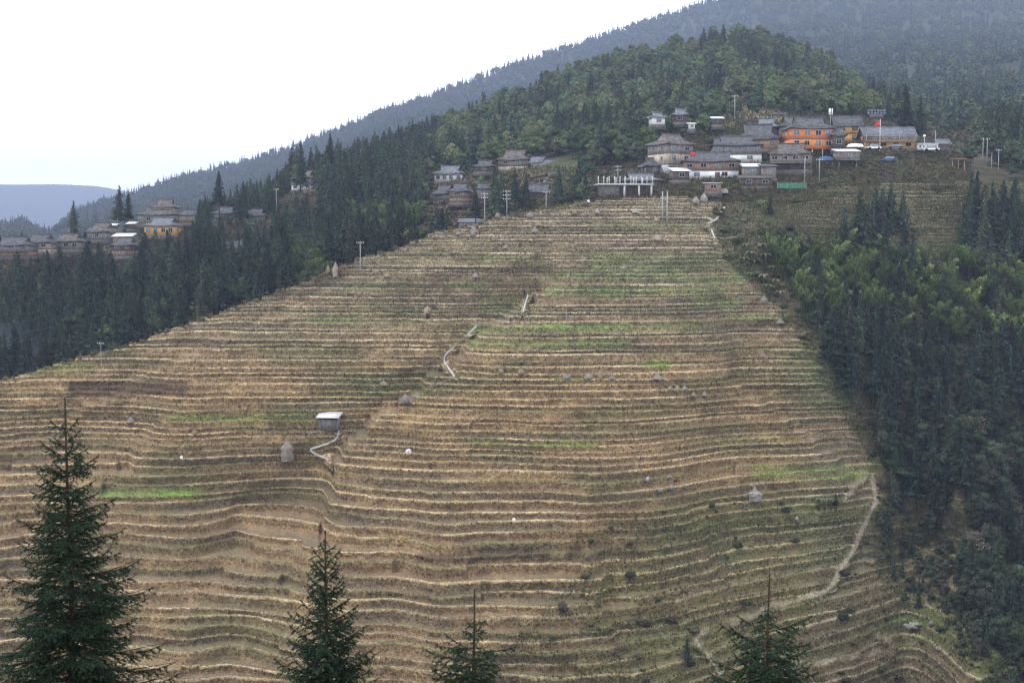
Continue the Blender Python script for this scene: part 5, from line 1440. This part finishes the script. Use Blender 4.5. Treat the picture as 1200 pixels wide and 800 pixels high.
def banana_mb(seed, H=2.6):
    r = random.Random(seed); mb = MB()
    for k_ in range(9):
        a = k_ * 2.4 + r.uniform(-.3, .3); L_ = r.uniform(1.5, 2.3); n = 7; V = []
        for s2 in (0, 1):
            for i in range(n):
                t = i / (n - 1); rr_ = L_ * t * .75; z_ = H * .75 + L_ * (.9 * t - 1.05 * t * t) + (0 if s2 == 0 else -.02)
                w_ = .30 * math.sin(math.pi * min(.98, t * .9 + .08)) ** .7
                for sgn in (-1, 0, 1): V.append((rr_ * math.cos(a) - sgn * w_ * math.sin(a), rr_ * math.sin(a) + sgn * w_ * math.cos(a), z_ - abs(sgn) * w_ * .35))
        Q = [(i * 3 + j, i * 3 + j + 1, i * 3 + j + 4, i * 3 + j + 3) for i in range(n - 1) for j in range(2)]
        mb.add(V[:n * 3], Q)
    return mb
ban_m = [banana_mb(i).mesh('fronds', M['leaf'], col=(.075, .105, .045)) for i in range(3)]
ban_dry = banana_mb(9).mesh('fronds', M['leaf'], col=(.16, .15, .10))
bt = MB(); bt.tube((0, 0, -.4), (0, 0, 2.2), .16, .10, 8); bt_m = bt.mesh('stem', solid('banana_stem', (.13, .11, .06), .3, 3))
BAN = [(874, 296), (880, 306), (884, 318), (889, 330), (895, 335), (900, 345), (868, 285), (905, 322), (910, 338), (897, 312), (892, 298), (862, 275), (915, 352), (880, 330), (872, 312)]
def banana(px, py, label, group, s_, dry=False, p=None):
    p = slope_pt(px, py) if p is None else p; e = empty('banana_plant', p, random.uniform(0, 6), label, 'banana plant', group); e.scale = (s_, s_, s_)
    link('fronds', ban_dry if dry else random.choice(ban_m), e); link('stem', bt_m, e)
for i, (x, y) in enumerate(BAN): banana(x, y, 'banana plant in the row down the right edge of the upper terraces', 'banana plants along the right edge', random.uniform(.9, 1.3), i % 4 == 0)
for i, x in enumerate((960, 967, 974, 980)): banana(x, 596, ['banana plant in the clump by the little conifer, leftmost', 'banana plant in the clump by the little conifer, second from left', 'banana plant in the clump by the little conifer, third from left', 'banana plant in the clump, touching the little conifer'][i], 'banana clump on the lower right', .95, i == 1)
banana(893, 250, 'bright banana plant standing alone near the top of the right edge', None, 1.35, False, Vector(P(893, 250, 335)))

# ------------------------------------------------------------------ foreground spruces
def spruce(px, top, d, spread, Hfull, label, seed, nwh=.30, dense=1.0, low=-.05, leader=1.0, up=.55):
    """young spruce: whorls of branches, side twigs and needles"""
    r = np.random.default_rng(seed)
    tip = P(px, top, d); ground_z = -1.7 - .52 * d
    H = tip[2] - ground_z
    e = empty('spruce_tree', (tip[0], tip[1], ground_z), 0, label, 'spruce')
    mb = MB(); pts = []
    nseg = 14
    wob = np.cumsum(r.normal(0, .012, (nseg + 1, 2)), 0); wob -= wob[-1]
    ax = lambda z: np.array([np.interp(z, np.linspace(0, H, nseg + 1), wob[:, 0]), np.interp(z, np.linspace(0, H, nseg + 1), wob[:, 1]), z])
    for i in range(nseg):
        z0, z1 = H * i / nseg, H * (i + 1) / nseg
        mb.tube(ax(z0) - (0, 0, .5 if i == 0 else 0), ax(z1), .009 + .010 * (H - z0), .009 + .010 * (H - z1), 8, False)
    mb.build('trunk', M['bark'], e)
    segs = []       # twig segments a,b with needle length
    bb = MB()
    vis = (830 - top) * d / F + .3
    z = H - leader * .55
    wh = 0
    segs.append((ax(H - leader * .62), ax(H), .035, 1.0))
    while z > max(.5, H - vis - 1.0):
        dep = H - z
        L0 = spread(dep)
        nb = int(r.integers(6, 9)) if dep > 1 else int(r.integers(3, 6))
        a0 = r.uniform(0, 6.28)
        for b_ in range(nb):
            a = a0 + b_ * 2 * math.pi / nb + r.normal(0, .22); L_ = L0 * r.uniform(.68, 1.2)
            el0 = lerp(up, low, min(1, dep / 3.2)) + r.normal(0, .1)
            n = max(4, int(L_ / .10)); pos = ax(z + r.uniform(-.05, .05)); pl = [pos]; di = None
            for i in range(n):
                t = i / n
                el = el0 - .25 * math.sin(math.pi * min(1, t * 1.1)) * min(1, dep / 2) + .45 * t * t
                di = np.array([math.cos(a) * math.cos(el), math.sin(a) * math.cos(el), math.sin(el)])
                pos = pos + di * L_ / n; pl.append(pos)
            pl = np.array(pl)
            bb.tube(pl[0], pl[n // 2], .004 + .009 * L_, .003 + .005 * L_, 5, False); bb.tube(pl[n // 2], pl[-1], .003 + .005 * L_, .002, 4, False)
            for i in range(n): 
                if i / n > .15: segs.append((pl[i], pl[i + 1], .034, 1.0))
            ns = max(2, int(L_ / .085 * dense))
            for s_ in range(ns):
                t = .16 + .80 * (s_ + r.uniform(0, 1)) / ns
                bp = pl[min(n, int(t * n))]
                for sg in (-1, 1):
                    if r.random() < .12: continue
                    l = (1 - t) * L_ * .42 + .07; l = min(l, .5) * r.uniform(.6, 1.15)
                    an = a + sg * r.uniform(.7, 1.1)
                    dr = np.array([math.cos(an), math.sin(an), r.uniform(-.45, .05) - .15 * min(1, dep / 2)]); dr /= np.linalg.norm(dr)
                    ep = bp + dr * l + np.array([0, 0, -.12 * l]); mp = (bp + ep) / 2 + np.array([0, 0, .02])
                    segs.append((bp, mp, .030, .9)); segs.append((mp, ep, .028, .9))
                    if l > .2:
                        for q2 in (-1, 1):
                            an2 = an + q2 * .8; e2 = mp + np.array([math.cos(an2), math.sin(an2), -.35]) * l * .42
                            segs.append((mp, e2, .026, .9))
        z -= nwh * r.uniform(.75, 1.25) * (1 if dep < 1.5 else .8); wh += 1
        if dep > .8:   # single internodal branches
            for b_ in range(3):
                a = r.uniform(0, 6.28); L_ = L0 * r.uniform(.3, .6); p0 = ax(z + nwh * r.uniform(.2, .8)); p1 = p0 + np.array([math.cos(a), math.sin(a), .15]) * L_
                n = max(3, int(L_ / .1))
                for i in range(n): segs.append((p0 + (p1 - p0) * i / n, p0 + (p1 - p0) * (i + 1) / n, .03, .9))
    bb.build('branches', M['bark'], e)
    A = np.array([s_[0] for s_ in segs]); B = np.array([s_[1] for s_ in segs]); NLn = np.array([s_[2] for s_ in segs])
    ln = np.linalg.norm(B - A, axis=1); cnt = np.maximum(3, (ln * 310).astype(int))
    idx = np.repeat(np.arange(len(segs)), cnt); m_ = len(idx)
    t = r.random(m_)[:, None]; p = A[idx] * (1 - t) + B[idx] * t
    ax_ = unit(B - A)[idx]
    perp = unit(np.cross(ax_, unit(r.normal(0, 1, (m_, 3)))))
    dirn = unit(perp * .85 + ax_ * .75 + (0, 0, .15)); nl = NLn[idx] * r.uniform(.7, 1.25, m_)
    side = unit(np.cross(dirn, r.normal(0, 1, (m_, 3)))) * .0056
    V = np.empty((m_, 3, 3)); V[:, 0] = p - side; V[:, 1] = p + side; V[:, 2] = p + dirn * nl[:, None]
    tint = np.where(r.random(len(segs)) < .25, 1.45, 1.0)[idx] * r.uniform(.6, 1.4, m_)
    c = np.array([.028, .056, .032])[None] * tint[:, None]
    # shoot core
    me = raw_mesh('needles', V.reshape(-1, 3), np.arange(m_ * 3).reshape(-1, 3), M['needle'], col=np.repeat(c, 3, 0))
    link('needles', me, e)
    print('spruce', label[:20], len(segs), m_)
spruce(76, 466, 22, lambda x: min(.12 + .33 * x ** .92, 1.4), 11, 'tallest young spruce at the lower left, dark green with long leader', 201, .24, 1.1, leader=1.0, low=.02, up=.7)
spruce(381, 622, 21, lambda x: min(.12 + .33 * x ** .85, .85), 10, 'dense young spruce left of centre at the bottom edge', 202, .19, 1.15, leader=.6, low=.28, up=.8)
spruce(556, 690, 20, lambda x: (.16 if x < .75 else .5) + .12 * x, 9, 'small young spruce with bare reddish leader near the bottom centre', 203, .20, 1.2, leader=.9, up=.3)
spruce(902, 672, 20, lambda x: (.08 if x < .75 else .52) + .30 * max(0, x - .5), 9, 'young spruce with long bare leader at the lower right', 204, .22, 1.1, leader=1.2, up=.5)

# ------------------------------------------------------------------ haze, sky, light, camera
mh = bpy.data.materials.new('haze'); mh.use_nodes = True; nt = mh.node_tree
for n_ in list(nt.nodes):
    if n_.type != 'OUTPUT_MATERIAL': nt.nodes.remove(n_)
pv = nt.nodes.new('ShaderNodeVolumePrincipled'); pv.inputs['Color'].default_value = (.57, .68, 1.0, 1); pv.inputs['Density'].default_value = HAZE; pv.inputs['Anisotropy'].default_value = .2
nt.links.new(pv.outputs[0], [n_ for n_ in nt.nodes if n_.type == 'OUTPUT_MATERIAL'][0].inputs['Volume'])
mb = MB(); mb.box(0, 4480, -121, 19000, 9400, 121 + 540); hz = mb.build('haze', mh, None, kind='stuff')

ms_ = bpy.data.materials.new('smoke'); ms_.use_nodes = True; nts = ms_.node_tree
for n_ in list(nts.nodes):
    if n_.type != 'OUTPUT_MATERIAL': nts.nodes.remove(n_)
pv2 = nts.nodes.new('ShaderNodeVolumePrincipled'); pv2.inputs['Color'].default_value = (.62, .75, 1, 1)
tco = nts.nodes.new('ShaderNodeTexCoord'); ln_ = nts.nodes.new('ShaderNodeVectorMath'); ln_.operation = 'LENGTH'; nts.links.new(tco.outputs['Object'], ln_.inputs[0])
mr_ = nts.nodes.new('ShaderNodeMapRange'); mr_.interpolation_type = 'SMOOTHSTEP'; mr_.inputs[1].default_value = 1.0; mr_.inputs[2].default_value = .1; mr_.inputs[3].default_value = 0; mr_.inputs[4].default_value = .10
nts.links.new(ln_.outputs['Value'], mr_.inputs[0])
tn_ = nts.nodes.new('ShaderNodeTexNoise'); tn_.inputs['Scale'].default_value = 1.6; nts.links.new(tco.outputs['Object'], tn_.inputs['Vector'])
mr3 = nts.nodes.new('ShaderNodeMapRange'); mr3.inputs[1].default_value = .4; mr3.inputs[2].default_value = .7; nts.links.new(tn_.outputs['Fac'], mr3.inputs[0])
mm_ = nts.nodes.new('ShaderNodeMath'); mm_.operation = 'MULTIPLY'; nts.links.new(mr_.outputs[0], mm_.inputs[0]); nts.links.new(mr3.outputs[0], mm_.inputs[1]); nts.links.new(mm_.outputs[0], pv2.inputs['Density'])
nts.links.new(pv2.outputs[0], [n_ for n_ in nts.nodes if n_.type == 'OUTPUT_MATERIAL'][0].inputs['Volume'])
mb = MB(); mb.lathe([(max(.0, math.sin(t_ * math.pi / 12)), -math.cos(t_ * math.pi / 12)) for t_ in range(13)], 20)
o = mb.build('smoke', ms_, None, kind='stuff', label='thin blue smoke drifting up behind the left crest'); o.location = P(6, 425, 325); o.scale = (12, 7, 13)
w = bpy.data.worlds.new('World'); SC.world = w; w.use_nodes = True; nt = w.node_tree
bg = nt.nodes['Background']
sky = nt.nodes.new('ShaderNodeTexSky'); sky.sky_type = 'NISHITA'; sky.sun_disc = False
sky.sun_elevation = math.radians(62); sky.sun_rotation = math.radians(254); sky.dust_density = 3; sky.air_density = 1
mx = nt.nodes.new('ShaderNodeMix'); mx.data_type = 'RGBA'; mx.inputs[0].default_value = .88
tcw = nt.nodes.new('ShaderNodeTexCoord'); nz = nt.nodes.new('ShaderNodeTexNoise'); nz.inputs['Scale'].default_value = 2.2; nz.inputs['Detail'].default_value = 4
mpw = nt.nodes.new('ShaderNodeMapping'); mpw.inputs['Scale'].default_value = (1, 1, 4)
nt.links.new(tcw.outputs['Generated'], mpw.inputs[0]); nt.links.new(mpw.outputs[0], nz.inputs['Vector'])
rmp = nt.nodes.new('ShaderNodeMix'); rmp.data_type = 'RGBA'
sx_ = nt.nodes.new('ShaderNodeSeparateXYZ'); nt.links.new(tcw.outputs['Generated'], sx_.inputs[0])
hr = nt.nodes.new('ShaderNodeMapRange'); hr.inputs[1].default_value = 0; hr.inputs[2].default_value = .16; hr.inputs[3].default_value = 2.7; hr.inputs[4].default_value = 1.0
nt.links.new(sx_.outputs['Z'], hr.inputs[0])
vs = nt.nodes.new('ShaderNodeVectorMath'); vs.operation = 'SCALE'
rmp.inputs[6].default_value = (9.3, 9.7, 10.4, 1); rmp.inputs[7].default_value = (10.6, 10.7, 10.9, 1)
nt.links.new(nz.outputs['Fac'], rmp.inputs[0])
nt.links.new(sky.outputs[0], mx.inputs[6]); nt.links.new(rmp.outputs[2], mx.inputs[7]); nt.links.new(mx.outputs[2], vs.inputs[0]); nt.links.new(hr.outputs[0], vs.inputs['Scale']); nt.links.new(vs.outputs[0], bg.inputs['Color'])
bg.inputs['Strength'].default_value = SKY
sl = bpy.data.lights.new('sun', 'SUN'); sl.energy = 1.7; sl.angle = math.radians(14); sl.color = (1, .97, .92)
so = bpy.data.objects.new('sun', sl); C.objects.link(so); so.rotation_euler = (math.radians(8), math.radians(-27), 0)

cam = bpy.data.cameras.new('camera'); cam.sensor_width = 36; cam.lens = 36 * F / 1200; cam.clip_start = .1; cam.clip_end = 30000
co = bpy.data.objects.new('camera', cam); C.objects.link(co); co.rotation_euler = (math.pi / 2 - TH, 0, 0); SC.camera = co
SC.render.engine = 'CYCLES'
SC.view_settings.view_transform = 'Standard'; SC.view_settings.look = 'None'; SC.view_settings.exposure = EXPO; SC.view_settings.gamma = 1
cy = SC.cycles
cy.use_denoising = True
try: cy.denoiser = 'OPENIMAGEDENOISE'; cy.denoising_input_passes = 'RGB_ALBEDO_NORMAL'; cy.denoising_prefilter = 'NONE'
except Exception as ex: print(ex)
cy.max_bounces = 5; cy.diffuse_bounces = 2; cy.glossy_bounces = 1; cy.transmission_bounces = 2; cy.volume_bounces = 0; cy.caustics_reflective = False; cy.caustics_refractive = False
cy.use_adaptive_sampling = False
cy.filter_width = 1.2 if hasattr(cy, 'filter_width') else 1.5
